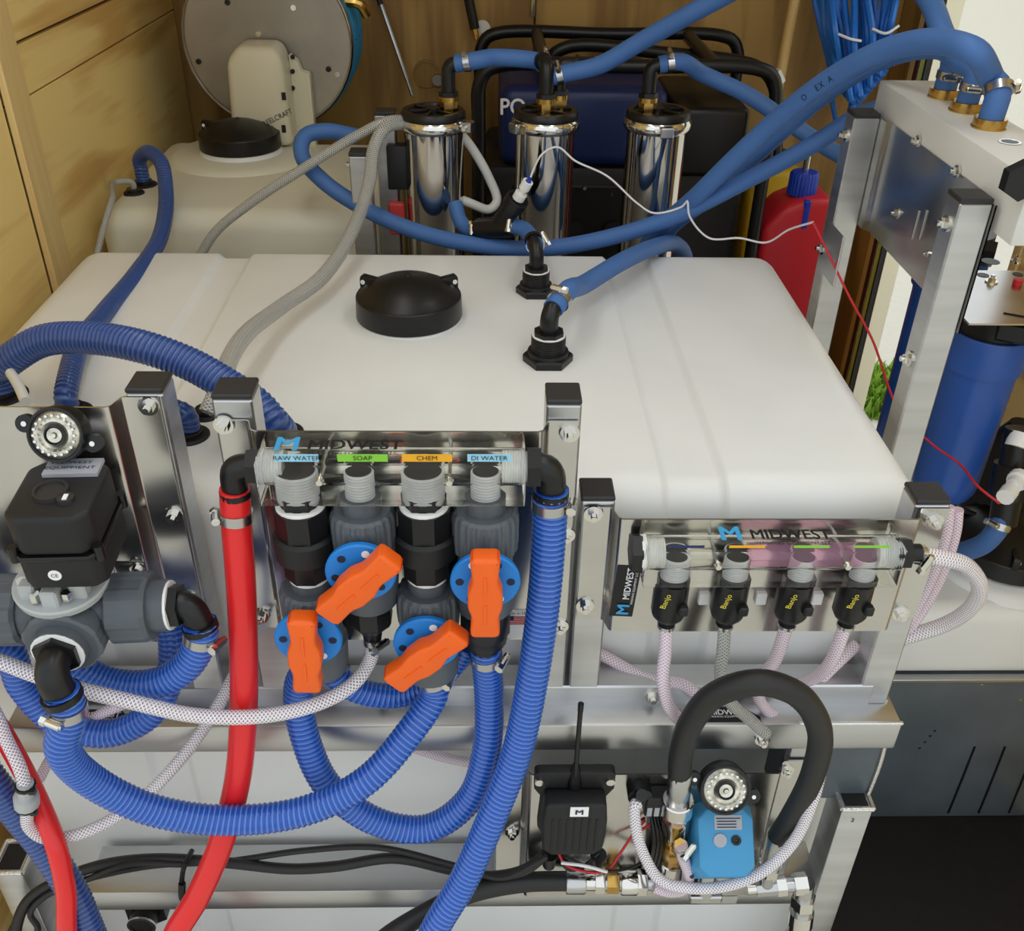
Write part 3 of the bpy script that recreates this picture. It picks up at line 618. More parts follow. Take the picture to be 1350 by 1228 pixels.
# actuator: box leaning toward the viewer, chamfered
U = V(1, .04, 0).normalized(); N_ = V(0, -.05, 1).normalized(); W_ = N_.cross(U).normalized(); U = W_.cross(N_)
ab = PY(53, 686, .69)+W_*.045-N_*.082+U*.001
act = thing('valve_actuator', ab, 'black square electric actuator with grey label and round knob on grey valve', 'actuator')
def oct_(w, d, c): return [(-w+c, -d), (w-c, -d), (w, -d+c), (w, d-c), (w-c, d), (-w+c, d), (-w, d-c), (-w, -d+c)]
B().prism(oct_(.038, .045, .010), ab, U, W_, N_*.034, .003, 2).build('lower_case', 'black_matte', act)
B().prism(oct_(.040, .047, .010), ab+N_*.034, U, W_, N_*.005, .001, 1).build('seam_rim', 'black', act)
up_ = B().prism(oct_(.038, .045, .012), ab+N_*.039, U, W_, N_*.043, .005, 3).build('upper_case', 'black_matte', act)
tp = ab+N_*.082
quad(up_, 'label_plate', tp+W_*.029+U*.006, U, W_, .05, .024, 'label_grey', t=.004, lift=.004); 
for k, wd in enumerate((.03, .034)): text(('MIDWEST', 'EQUIPMENT')[k], tp+W_*(.034-k*.008)+U*.004+N_*.004, U, W_, .004, 'print_navy', up_, 1.5)
B().lathe(tp-W_*.006-U*.004, N_, [(0, 0), (0, .016), (.004, .0155), (.004, .013), (.002, .0125), (.003, 0)], 28).build('knob', 'cap', up_)
B().lathe(tp-W_*.018+U*.013, N_, [(0, 0), (0, .008), (.004, .0075), (.004, .005), (.002, 0)], 20).build('button', 'cap', up_)
B().box((-.002, -.004, 0), (.002, .004, .001), M=_m(U, W_, tp-W_*.018+U*.013+N_*.0035)).build('button_mark', 'white', up_)
for sx in (-1, 1):
    for sy in (-1, 1): B().cyl(ab+U*.0375*sx+W_*.038*sy+N_*.03, ab+U*.0375*sx+W_*.038*sy+N_*.046, .005, n=10).build('case_screw', 'black', act)
ce = ab-W_*.045+N_*.017-U*.005; B().cyl(ce+W_*.001, ce-W_*.0008, .006, n=16).build('round_mark', 'print_white', act); text('CE', ce, U, N_, .004, 'print_black', act, 1, lift=.0014)
# round dials
def dial(px, py, Y, r, label, tilt=(0, -.93, .37), yback=PF):
    c = PY(px, py, Y); d = Vector(tilt).normalized(); t = thing('round_gauge', c-V(0, 0, r), label, 'gauge')
    body_h = .02
    B().lathe(c-d*body_h, d, [(0, 0), (0, r*.98), (body_h*.9, r), (body_h, r*.97), (body_h, r*.9), (body_h-.003, r*.86), (body_h-.003, 0)], 40).build('case', 'black', t)
    B().lathe(c-d*.0028, d, [(0, 0), (.0005, r*.86), (.0035, r*.72), (.002, r*.6), (.0032, r*.48), (.001, r*.36), (.001, r*.3), (.004, r*.26), (.004, r*.12), (.006, r*.08), (.006, 0)], 40).build('face', 'dial', t)
    B().lathe(c-d*.0005, d, [(0, r*.28), (.003, r*.3), (.003, r*.34), (0, r*.36)], 32).build('inner_ring', 'black', t)
    for k in range(20):
        u, v, _ = basis(d); a = 2*math.pi*k/20; p = c+(u*math.cos(a)+v*math.sin(a))*r*.7+d*.0005; B().cyl(p, p+d*.0022, r*.055, n=8).build('lens_dot', 'chrome', t)
    u, v, _ = basis(d)
    for s in (-1, 1):
        p = c+u*s*r*1.15-v*s*.35*r-d*.012
        e = B().cyl(p-d*.004, p+d*.004, .0085, n=16).build('ear', 'black', t); B().cyl(p+d*.004, p+d*.0055, .0026, n=8).build('ear_screw', 'chrome', e)
    B().cyl(c-d*body_h, V(c.x, yback, c.z-.012), r*.6, n=20).build('mount', 'black_matte', t); return t
dial(72, 574, .768, .0265, 'round black-rimmed gauge with silver face above the black actuator')

# ================================================================== FRONT HOSES
HR = .0165
rp0 = V(lx, mcy, mcz-.026)
hose('supply_hose', [rp0, (311, 680, .775), (317, 760, .765), (321, 850, .755), (321, 940, .74), (313, 1030, .725), (292, 1110, .705), (262, 1180, .69), PY(225, 1250, 0.67), V(PY(225, 1250, 0.67).x-0.025, 0.67+.015, .09), V(PY(225, 1250, 0.67).x-0.050, 0.67+.03, .022), V(PY(225, 1250, 0.67).x-0.110, 0.67+.05, .019)], .0150, 'red_hose', 'smooth red hose hanging from the left end of the acrylic block', clamps=((.022, (-1, -.3, 0)),))
hose('supply_hose', [V(rx, mcy, mcz-.026), (724, 700, .775), (717, 790, .765), (703, 890, .75), (682, 990, .735), (652, 1070, .715), (612, 1160, .69), PY(565, 1245, 0.665), V(PY(565, 1245, 0.665).x-0.025, 0.665+.015, .09), V(PY(565, 1245, 0.665).x-0.050, 0.665+.03, .022), V(PY(565, 1245, 0.665).x-0.110, 0.665+.05, .019)], .0172, 'hose_ribbed', 'ribbed blue hose running from the acrylic block to the floor', rib=.045, clamps=((.016, (1, -.2, 0)),))
b3 = V(x3, AX, PY(563, 882, AX).z-.0)
hose('loop_hose', [end3+V(0, 0, .012), end3-V(0, .0, .02), (82, 985, .655), (118, 1028, .67), (200, 1068, .68), (295, 1082, .69), (400, 1070, .70), (482, 1030, .715), (541, 965, .745), (572, 915, .768), b3], HR, 'hose_ribbed', 'ribbed blue hose sagging from the three-way valve to the CHEM valve', rib=.045, clamps=((.026, (-.4, -1, 0)), (-.012, (1, -.4, .2))))
b1 = V(x1, AX, PY(395, 872, AX).z+.01); b4 = V(x4, AX, zb-.058)
hose('loop_hose', [b1, (394, 905, .78), (403, 975, .765), (435, 1040, .75), (500, 1085, .74), (565, 1092, .74), (618, 1055, .75), (642, 985, .765), (645, 920, .776), b4], HR, 'hose_ribbed', 'ribbed blue hose looping from RAW WATER valve up to DI WATER valve', rib=.045, clamps=((-.014, (1, -.5, 0)),))
hose('branch_hose', [(432, 868, .79), (442, 890, .785), (470, 910, .785), (520, 918, .79), (565, 905, .797), (598, 875, .80), (615, 850, .80)], .0145, 'hose_ribbed', 'short ribbed blue hose curving behind the orange valve handles', rib=.045, clamps=((.012, (.8, -.8, .3)),))
s1 = V(a1.x+.006, e1.y-.004, e1.z-.02)
hose('branch_hose', [s1, s1-V(.002, .0, .02), (246, 878, .735), (205, 902, .735), (150, 902, .74), (105, 882, .745), (70, 850, .75)], HR, 'hose_ribbed', 'ribbed blue hose from black side elbow curving under the three-way valve', rib=.045, clamps=((.018, (1, -.4, .1)),))
hose('drop_hose', [(222, 815, .80), (228, 850, .79), (222, 900, .775), (195, 945, .765), (140, 968, .76), (80, 955, .76), (30, 905, .765), (8, 855, .765), e2+V(-.012, 0, -.045), e2+V(-.012, 0, -.01), e2+V(.004, 0, 0)], .0155, 'hose_ribbed', 'ribbed blue hose crossing the top rail behind the three-way valve', rib=.045)
hose('drop_hose', [V(-.66, .85, .80), V(-.63, .80, .70), (-25, 1010, .75), (20, 1070, .74), (60, 1120, .73), (95, 1175, .71), PY(128, 1250, 0.69), V(PY(128, 1250, 0.69).x+0.020, 0.69+.015, .09), V(PY(128, 1250, 0.69).x+0.040, 0.69+.03, .022), V(PY(128, 1250, 0.69).x+0.088, 0.69+.05, .019)], .0175, 'hose_ribbed_dark', 'ribbed dark blue hose going down beside the thin red hose', rib=.045)
hose('supply_hose', [V(-.62, .845, .82), V(-.60, .80, .73), (-12, 945, .78), (22, 1000, .76), (52, 1060, .73), (72, 1110, .70), (86, 1170, .685), PY(92, 1250, 0.67), V(PY(92, 1250, 0.67).x+0.010, 0.67+.015, .09), V(PY(92, 1250, 0.67).x+0.020, 0.67+.03, .022), V(PY(92, 1250, 0.67).x+0.044, 0.67+.05, .019)], .0115, 'red_hose', 'thin red hose beside the grey tube coupler')
# clear braided tubes
TR = .0073
hose('clear_tube', [V(x2, AX, PY(486, 792, AX).z-.045), (488, 870, .775), (468, 900, .755), (425, 926, .735), (350, 944, .72), (260, 944, .71), (170, 925, .70), (100, 908, .70), (40, 888, .71), (-15, 868, .72), V(-.63, .76, .84), V(-.665, .84, .86)], TR+.0008, 'tube_braid', 'clear braided tube from the SOAP valve sweeping across the red hose', 'tube', n=12, clamps=((.008, (1, -1, 0)),))
hose('clear_tube', [(312, 885, .80), (285, 935, .79), (235, 1005, .77), (175, 1063, .75), (110, 1098, .72), (62, 1106, .71), (38, 1090, .708), (36, 1066, .708)], TR, 'tube_braid', 'clear braided tube curving from grey coupler up behind the red hose', 'tube', n=12)
cp = thing('tube_coupler', PY(38, 1068, .708), 'small grey plastic tube coupler with zip ties', 'coupler')
ca, cb = PY(36, 1068, .708), PY(33, 1032, .708); dd = cb-ca
B().lathe(ca, dd, [(0, 0), (0, .009), (.008, .009), (.010, .0135), (.024, .0135), (.026, .009), (dd.length, .009), (dd.length, 0)], 12).build('coupler_body', 'pvc_light', cp)
for f in (.08, .85): B().lathe(ca+dd*f, dd, [(0, .008), (0, .0112), (.004, .0112), (.004, .008)], 12).box(ca+dd*f+V(.007, -.01, -.002), ca+dd*f+V(.014, -.004, .003)).build('zip_tie', 'black', cp)
hose('clear_tube', [cb-dd*.1, (25, 1010, .715), (8, 975, .73), (-10, 935, .745), V(-.61, .80, .78), V(-.63, .845, .84)], TR, 'tube_braid', 'clear braided tube above the grey coupler at the left leg', 'tube', n=12)
hose('clear_tube', [(52, 1028, .79), (65, 1003, .80), (85, 985, .792), (128, 945, .775), (160, 930, .772), (195, 915, .78)], TR*.9, 'tube_pink', 'pinkish tube running over the black sticker on the rail', 'tube', n=10)
hose('clear_tube', [(540, 985, .872), (590, 1000, .872), (650, 1010, .872)], TR*.9, 'tube_pink', 'pinkish tube on the white tank face under the top rail', 'tube', n=10)
hose('clear_tube', [(430, 905, .878), (500, 902, .876), (570, 893, .876), (640, 890, .876), (715, 900, .876)], TR, 'tube_clear', 'clear tube running behind the four valve hoses', 'tube', n=10)
# tubes below the pink manifold
zf2 = nz0-.07
hose('clear_tube', [V(fx[0], ncy, zf2), (877, 860, .772), (874, 895, .765), (884, 935, .765), (908, 952, .78), (925, 930, .80), (905, 905, .825), (850, 893, .85), (790, 862, .872)], .0074, 'tube_pink', 'pinkish tube hanging from the fitting next to the black plug', 'tube', n=12, group=None)
hose('clear_tube', [V(fx[1], ncy, zf2), (953, 860, .775), (950, 885, .772), (958, 920, .775), (990, 950, .79), (1010, 968, .792)], .0074, 'tube_clear', 'clear braided tube hanging from the second fitting of the pink manifold', 'tube', n=12)
hose('clear_tube', [V(fx[2], ncy, zf2), (1022, 870, .79), (1005, 895, .80), (1002, 925, .81), (1030, 945, .82), (1060, 925, .83), (1088, 890, .845), (1130, 850, .868)], .0074, 'tube_pink', 'pinkish tube hanging from the third fitting of the pink manifold', 'tube', n=12)
hose('clear_tube', [V(fx[3], ncy, zf2), (1098, 868, .785), (1080, 890, .80), (1045, 903, .83), (980, 908, .852), (880, 902, .868), (785, 900, .874)], .0074, 'tube_pink', 'pinkish tube bending from last fitting to run level along the white tank', 'tube', n=12)
hose('clear_tube', [V(nb+.012, ncy, ncz), (1245, 737, .79), (1272, 745, .80), (1292, 775, .82), (1275, 806, .845), (1240, 826, .868), (1190, 842, .878), (1130, 868, .878)], .0092, 'tube_braid', 'clear braided tube looping out from the end of the pink manifold', 'tube', n=12, clamps=((.012, (-.2, -1, 0), .006),))
hose('clear_tube', [(1250, 668, .882), (1247, 700, .876), (1228, 760, .874), (1190, 830, .874), (1150, 880, .872), (1105, 925, .85), (1090, 950, .825)], .0072, 'tube_pink', 'pinkish tube dropping behind the right end post', 'tube', n=12)
hose('clear_tube', [(1262, 672, .89), (1258, 705, .886), (1235, 770, .882), (1195, 835, .88), (1140, 905, .87), (1112, 935, .84)], .0072, 'tube_pink', 'second pinkish tube dropping behind the right end post', 'tube', n=12)

# ================================================================== LOWER DEVICES
# black receiver with antenna
rc = thing('radio_receiver', PY(755, 1130, .78), 'black ribbed radio receiver box with antenna and white M sticker', 'receiver')
xr0, xr1 = PY(713, 1060, .755).x, PY(802, 1060, .755).x; zr1, zr0 = PY(757, 1022, .765).z, PY(757, 1134, .735).z
bk = B().prism([(xr0-.008, zr1-.004), (xr0-.004, zr1), (xr1+.004, zr1), (xr1+.008, zr1-.004), (xr1+.008, zr1-.03), (xr1-.001, zr1-.045), (xr1+.002, zr0+.02), (xr1-.008, zr0-.004), (xr0+.008, zr0-.004), (xr0-.002, zr0+.02), (xr0+.001, zr1-.045), (xr0-.008, zr1-.03)], V(0, PDF, 0), XA, ZA, V(0, -.014, 0), .002, 2).build('back_shell', 'black_matte', rc)
fs = B().prism([(xr0+.004, zr1-.026), (xr1-.004, zr1-.026), (xr1-.001, zr1-.06), (xr1-.003, zr0+.012), (xr1-.014, zr0), (xr0+.014, zr0), (xr0+.003, zr0+.012), (xr0+.001, zr1-.06)], V(0, PDF-.014, 0), XA, ZA, V(0, -.028, 0), .005, 3).build('front_cover', 'black_matte', rc)
for k in range(7):
    x = xr0+.014+k*(xr1-xr0-.028)/6; B().box((x-.0012, PDF-.0432, zr0+.012), (x+.0012, PDF-.0418, zr1-.05), .0005, 1).build('cover_rib', 'black_matte', fs)
p = V((xr0+xr1)/2+.004, PDF-.0435, PY(759, 1070, PDF-.043).z); q = quad(fs, 'sticker', p, XA, ZA, .022, .017, 'print_white', t=.001, lift=.001); text('M', p-V(0, .001, 0), XA, ZA, .008, 'print_dark_blue', q, 1.2, bold=.03)
for x in (xr0-.002, xr1+.002): B().cyl(V(x, PDF-.012, zr1-.014), V(x, PDF-.018, zr1-.014), .0055, n=12).build('screw', 'chrome', rc)
an0 = V((xr0+xr1)/2, PDF-.012, zr1-.022); an1 = PY(766, 928, .775)
B().sweep([an0, an0+V(0, -.004, .012), an0*.6+an1*.4, an1*.9+an0*.1, an1], .0030, 10).lathe(an0-V(0, 0, .006), an1-an0, [(0, 0), (0, .009), (.012, .009), (.04, .004), (.04, 0)], 14).lathe(an1-(an1-an0).normalized()*.012, an1-an0, [(0, 0), (0, .0034), (.012, .0036), (.014, 0)], 10).build('antenna', 'black', rc)
for px in (724, 788): 
    p = PY(px, 1134, .765); B().cyl(p+V(0, 0, .012), p-V(0, 0, .012), .011, .008, n=12).build('cable_gland', 'black', rc)
# cables from receiver along the lower rail
CB = .0042
hose('power_cable', [(718, 1128, .765), (690, 1148, .76), (640, 1156, .765), (590, 1146, .775), (520, 1132, .785), (440, 1143, .785), (380, 1146, .785), (300, 1138, .785), (200, 1133, .785), (130, 1142, .78), (70, 1165, .77), (35, 1190, .76), PY(20, 1250, 0.74), V(PY(20, 1250, 0.74).x-0.005, 0.74+.015, .09), V(PY(20, 1250, 0.74).x-0.010, 0.74+.03, .022), V(PY(20, 1250, 0.74).x-0.022, 0.74+.05, .019)], .0072, 'black_rubber', 'thick black cable bundle lying along the lower rail', 'cable', n=10)
hose('power_cable', [(722, 1130, .76), (660, 1158, .755), (600, 1142, .77), (500, 1118, .79), (400, 1122, .795), (300, 1136, .79), (200, 1142, .782), (120, 1158, .775), (55, 1178, .765), (28, 1205, .755), PY(8, 1250, 0.74), V(PY(8, 1250, 0.74).x-0.010, 0.74+.015, .09), V(PY(8, 1250, 0.74).x-0.020, 0.74+.03, .022), V(PY(8, 1250, 0.74).x-0.044, 0.74+.05, .019)], CB, 'black_rubber', 'thin black cable arching above the thick bundle', 'cable', n=8)
hose('power_cable', [(240, 1140, .778), (170, 1140, .776), (110, 1162, .768), (60, 1182, .758), (40, 1205, .75), (50, 1225, .745), PY(30, 1255, 0.74), V(PY(30, 1255, 0.74).x+0.010, 0.74+.015, .09), V(PY(30, 1255, 0.74).x+0.020, 0.74+.03, .022), V(PY(30, 1255, 0.74).x+0.044, 0.74+.05, .019)], CB, 'black_rubber', 'thin black cable curling behind the left leg', 'cable', n=8)
zt_ = thing('zip_tie', PY(242, 1160, .775), 'black zip tie around the cable bundle on the lower rail', 'zip tie')
B().sweep(pxs([(253, 1122, .79), (244, 1140, .768), (240, 1158, .775), (240, 1180, .785)]), .0035, 8).build('strap', 'black', zt_); B().sweep(pxs([(240, 1165, .775), (240, 1182, .77), (244, 1190, .768)]), .005, 8).build('tail', 'black', zt_)
hose('signal_wire', [(735, 1122, .765), (745, 1140, .755), (775, 1150, .75), (800, 1148, .755), (818, 1125, .765), (835, 1100, .775), (850, 1082, .78)], .0018, 'wire_red', 'red wire curving from the receiver to the panel', 'wire', n=8)
hose('signal_wire', [(790, 1125, .765), (770, 1142, .755), (752, 1148, .752), (740, 1138, .756)], .0025, 'black', 'short black wire under the receiver', 'wire', n=8)
hose('signal_wire', [(745, 1130, .758), (790, 1148, .75), (830, 1145, .76), (858, 1130, .775)], .0022, 'black', 'long black wire under the receiver', 'wire', n=8)
hose('signal_wire', [(740, 1138, .75), (770, 1142, .745), (800, 1150, .748)], .0022, 'wire_white', 'white wire under the receiver', 'wire', n=8)
# pressure hose along lower rail with couplings
hose('pressure_hose', [V(PY(490, 1255, 0.69).x-0.132, 0.69+.05, .019), V(PY(490, 1255, 0.69).x-0.060, 0.69+.03, .022), V(PY(490, 1255, 0.69).x-0.030, 0.69+.015, .09), PY(490, 1255, 0.69), (560, 1205, .72), (620, 1178, .745), (690, 1164, .76), (752, 1162, .765)], .0125, 'black_rubber', 'black pressure hose reaching the steel couplings on the lower rail')
cpl = thing('steel_coupling', PY(810, 1175, .765), 'row of steel hose couplings lying on the lower rail', 'coupling')
q0 = PY(746, 1163, .765); q1 = PY(872, 1164, .765); dv = q1-q0; L = dv.length
for a, c, r, mm, n in ((0, .2, .0155, 'steel', 24), (.2, .32, .011, 'chrome', 18), (.3, .4, .0145, 'chrome', 6), (.42, .55, .0145, 'brass', 6), (.4, .6, .011, 'steel', 18), (.57, .74, .0165, 'chrome', 24), (.73, .84, .0165, 'chrome', 6), (.84, 1.1, .010, 'steel', 16)):
    B().lathe(q0+dv*a, dv, [(0, 0), (0, r*.94), (.0015, r), ((c-a)*L-.0015, r), ((c-a)*L, r*.94), ((c-a)*L, 0)], n).build('coupling_segment', mm, cpl)
# vertical column of fittings
vcol = thing('valve_manifold_fitting', PY(888, 1160, .765), 'upright steel and brass fittings below the arched black hose', 'fitting')
v0 = PY(897, 1018, .755); v1_ = PY(884, 1168, .765); dv = v1_-v0; L = dv.length
for a, c, r, mm, n in ((0, .25, .0145, 'steel', 24), (.22, .32, .0195, 'chrome', 20), (.32, .5, .0175, 'chrome', 6), (.46, .56, .013, 'steel', 20), (.55, .75, .0165, 'brass', 6), (.75, .86, .0165, 'chrome', 20), (.86, .94, .013, 'steel', 16), (.93, 1.0, .016, 'chrome', 6)):
    B().lathe(v0+dv*a, dv, [(0, 0), (0, r*.93), (.0015, r), ((c-a)*L-.0015, r), ((c-a)*L, r*.93), ((c-a)*L, 0)], n).build('fitting_segment', mm, vcol)
bb = v0+dv*.66; bp = PY(897, 1114, bb.y-.03); B().cyl(bb, bp, .008, n=6).build('brass_barb', 'brass', vcol)
hose('clear_tube', [bp, (900, 1130, .735), (908, 1155, .735), (900, 1174, .74), (880, 1176, .748), (862, 1170, .752)], .0074, 'tube_pink', 'short pinkish tube looping from the brass barb', 'tube', n=12, clamps=((.004, (1, -1, 0), .005),))
# arched hose
ar0 = v0+V(0, 0, .0)
hose('arch_hose', [v0+dv*.06, (897, 1000, .752), (910, 955, .735), (945, 915, .72), (1000, 900, .71), (1050, 915, .71), (1080, 960, .718), (1072, 1020, .735), (1043, 1078, .75), (1025, 1106, .758)], .0140, 'black_rubber', 'black rubber hose arching over the round gauge')
ae = thing('hose_end_fitting', PY(1018, 1160, .76), 'steel crimp and tee fittings at the right end of arched hose', 'fitting')
w0 = PY(1026, 1102, .758); w1 = PY(1014, 1150, .762); dv = w1-w0; L = dv.length
for a, c, r, mm, n in ((0, .7, .0145, 'steel', 24), (.66, .85, .011, 'steel', 18), (.82, 1.0, .0135, 'chrome', 6), (.98, 1.35, .010, 'steel', 16)): B().lathe(w0+dv*a, dv, [(0, 0), (0, r), ((c-a)*L, r), ((c-a)*L, 0)], n).build('crimp_segment', mm, ae)
t0, t1 = PY(985, 1172, .762), PY(1062, 1165, .762); dv = t1-t0; L = dv.length
for a, c, r, mm, n in ((0, .2, .008, 'chrome', 16), (.15, .5, .0115, 'steel', 8), (.5, .66, .0135, 'chrome', 6), (.62, .85, .0095, 'steel', 16), (.8, 1.02, .0145, 'chrome', 6)): B().lathe(t0+dv*a, dv, [(0, 0), (0, r), ((c-a)*L, r), ((c-a)*L, 0)], n).build('tee_segment', mm, ae)
t0 = PY(1062, 1165, .762); t1 = PY(1052, 1240, .75); dv = t1-t0; L = dv.length
for a, c, r, mm, n in ((0, .25, .0125, 'steel', 12), (.22, .38, .0165, 'chrome', 6), (.36, .5, .013, 'steel', 18), (.48, .7, .0165, 'chrome', 20), (.68, 1, .0145, 'chrome', 6)): B().lathe(t0+dv*a, dv, [(0, 0), (0, r), ((c-a)*L, r), ((c-a)*L, 0)], n).build('drop_segment', mm, ae)
# blue actuator
ba = thing('valve_actuator', PY(960, 1170, .76), 'light blue motorised valve actuator with white label and two buttons', 'actuator')
Ub = V(1, 0, 0); Nb = V(.02, -.72, .69).normalized(); Wb = Nb.cross(Ub).normalized()
bc = PY(958, 1112, .735)-Nb*.045
def taper(poly0, poly1, o, u, v, d):
    b = B(); bm = b.bm; A = [bm.verts.new(o+u*x+v*y) for x, y in poly0]; C = [bm.verts.new(o+d+u*x+v*y) for x, y in poly1]; n = len(A)
    bm.faces.new(A[::-1]); bm.faces.new(C)
    for i in range(n): bm.faces.new([A[i], A[(i+1) % n], C[(i+1) % n], C[i]])
    bmesh.ops.recalc_face_normals(bm, faces=bm.faces); bmesh.ops.bevel(bm, geom=list(bm.edges), offset=.0025, segments=2, affect='EDGES', profile=.5); return b
taper(oct_(.042, .050, .008), oct_(.042, .050, .008), bc-Nb*.022, Ub, Wb, Nb*.030).build('base_case', 'actuator_blue', ba)
cov = taper(oct_(.041, .049, .009), oct_(.034, .040, .012), bc+Nb*.008, Ub, Wb, Nb*.036).build('cover', 'actuator_blue', ba)
tb = bc+Nb*.044
q = quad(cov, 'label_plate', tb+Wb*.024+Ub*.003, Ub, Wb, .034, .017, 'label_grey', t=.0008, lift=.0008)
for k in range(4): quad(q, 'print_line', tb+Wb*(.029-k*.0035)+Ub*(.003-.002*(k > 0)), Ub, Wb, .03-.006*(k > 0), .0011, 'print_dark_blue', lift=.0014)
B().lathe(tb+Wb*.003-Ub*.008, Nb, [(0, 0), (0, .0085), (.002, .0082), (.002, .0065), (.001, 0)], 20).build('window', 'label_grey', cov)
B().lathe(tb+Wb*.003+Ub*.012, Nb, [(0, 0), (0, .0062), (.002, .006), (.002, .003), (.001, .003), (.003, 0)], 20).build('button', 'black', cov)
for sx in (-1, 1):
    p = bc+Ub*.037*sx-Wb*.046+Nb*.009; B().cyl(p, p+Nb*.003, .0028, n=10).build('case_screw', 'black', ba)
B().cyl(bc-Nb*.02, V(bc.x, .768, .366), .012, n=12).build('valve_stem', 'steel', ba)
B().box(V(bc.x-.022, .758, .362), V(bc.x+.022, .7815, .376), .002, 1).build('valve_base', 'steel', ba)
quad(fr, 'label_plate', PY(946, 1187, RY0-.0005), XA, ZA, .055, .017, 'alu')
dial(957, 1043, .745, .031, 'round black-rimmed gauge with silver face on the lower panel', tilt=(0, -.86, .5), yback=PDF)
# small round black port on the lower panel with tube
pb_ = thing('panel_port', PY(842, 1060, .77), 'black cylindrical port block on the lower panel with small white label', 'port')
pc = PY(842, 1040, .775)
B().cyl(V(pc.x, PDF, pc.z), V(pc.x, PDF-.02, pc.z), .015, n=24).build('port_body', 'black', pb_); B().lathe(V(pc.x, PDF-.02, pc.z), V(0, -.5, .86), [(0, 0), (0, .0075), (.018, .0075), (.018, 0)], 14).build('port_nipple', 'black', pb_)
p0 = PY(862, 1052, PDF-.01); B().box(V(p0.x-.012, PDF-.022, p0.z-.022), V(p0.x+.02, PDF, p0.z+.012), .002, 1).build('terminal_block', 'black_matte', pb_)
for k in range(3): quad(pb_, 'terminal_label', V(p0.x-.006+k*.009, PDF-.0222, p0.z-.012), XA, ZA, .006, .016, 'label_grey')
for k in range(5): hose('signal_wire', [(858+k*4, 1075, .772), (862+k*5, 1105, .755+k*.003), (858+k*5, 1138, .762), (850+k*4, 1158, .775)], .0024, 'black', None, None, n=8, parent=pb_)
hose('signal_wire', [(833, 1102, .775), (850, 1092, .77), (868, 1082, .775)], .002, 'wire_red', None, None, n=8, parent=pb_)
hose('clear_tube', [V(pc.x, PDF-.026, pc.z-.002), (838, 1060, .755), (838, 1090, .745), (850, 1130, .735), (872, 1162, .725), (915, 1172, .722), (960, 1168, .722), (1005, 1150, .725), (1045, 1112, .73), (1070, 1060, .735), (1082, 1015, .745), (1086, 975, .76)], .0072, 'tube_braid', 'clear braided tube looping in front of the light blue actuator', 'tube', n=12)
# round objects under lower rail
ub = thing('drain_fitting', PY(195, 1205, .86), 'black round drain fitting under the lower rail', 'fitting')
p = PY(195, 1195, .86); B().cyl(p+V(0, .03, 0), p-V(0, .012, 0), .033, n=6).build('flange', 'black', ub); B().lathe(p-V(0, .012, 0), V(0, -1, 0), [(0, 0), (0, .02), (.02, .02), (.02, 0)], 20).build('nipple', 'black', ub); B().lathe(p-V(0, .03, 0), V(0, -1, 0), [(0, .016), (0, .021), (.003, .021), (.003, .016)], 20).build('ring', 'chrome', ub)

# ================================================================== TANK TOP FITTINGS AND HOSES
def bulkhead(px, py, r, label, out, s=1.0):
    c = PZ(px, py, ZT); t = thing('bulkhead_fitting', c, label, 'fitting')
    B().lathe(c, ZA, [(0, 0), (0, r*.98), (.009*s, r), (.012*s, r*.95), (.012*s, 0)], 6).build('hex_flange', 'black', t, smooth=20)
    B().lathe(c+V(0, 0, .011*s), ZA, [(0, 0), (0, r*.82), (.006*s, r*.8), (.007*s, 0)], 32).build('gasket_ring', 'black_matte', t)
    threads(c+V(0, 0, .016*s), ZA, .024*s, r*.68, 4).build('threaded_neck', 'black', t)
    B().cyl(c+V(0, 0, .038*s), c+V(0, 0, .046*s), r*.6, n=8).build('hex_collar', 'black', t)
    B().lathe(c+V(0, 0, .0385*s), ZA, [(0, r*.5), (0, r*.66), (.002, r*.66), (.002, r*.5)], 24).build('thread_tape', 'white', t)
    m = c+V(0, 0, .072*s); o = m+Vector(out).normalized()*.032*s
    elbow(t, c+V(0, 0, .044*s), m, o, r*.36, hexes=(0, 1)); return o, Vector(out).normalized()
oB, dB = bulkhead(722, 476, .035, 'black bulkhead fitting with elbow close to the tank front', (.45, .8, .2), 1.0)
oA, dA = bulkhead(706, 386, .0315, 'black bulkhead fitting with elbow near the tank back edge', (-.15, .75, .3), .95)
BR = .0145
hose('rubber_hose', [oB-dB*.022, oB+dB*.02, (770, 375, 1.36), (820, 345, 1.47), (862, 326, 1.58), (890, 322, 1.67), (903, 340, 1.72), (900, 380, 1.74)], BR, 'blue_rubber', 'smooth blue hose from the front bulkhead fitting going over the tank back edge', clamps=((.02, (-.3, -.6, 1)),))
def blob(px, py, Y): return PY(px, py, Y)
# sensor tee between A and filter 1
tee = thing('sensor_tee', PY(660, 305, 1.66), 'black pipe tee with white sensor plug leaning above the tank edge', 'tee')
ta, tb_, tm = PY(632, 302, 1.68), PY(676, 298, 1.64), PY(656, 300, 1.66)
B().cyl(ta, tb_, .019, n=20).build('tee_run', 'black', tee)
ts = PY(683, 262, 1.63); B().cyl(tm, ts, .017, n=20).build('tee_branch', 'black', tee); B().cyl(tm*.25+ts*.75, ts, .0205, n=12).build('tee_collar', 'black', tee)
tt = PY(696, 240, 1.62); dvv = (tt-ts).normalized(); B().lathe(ts, dvv, [(0, 0), (0, .011), (.012, .011), (.012, .005), (.022, .005), (.022, .0095), (.038, .0095), (.038, 0)], 10).build('sensor_plug', 'white', tee)
B().cyl(ts+dvv*.036, ts+dvv*.045, .006, .003, n=10).build('cable_gland', 'cap_blue', tee)
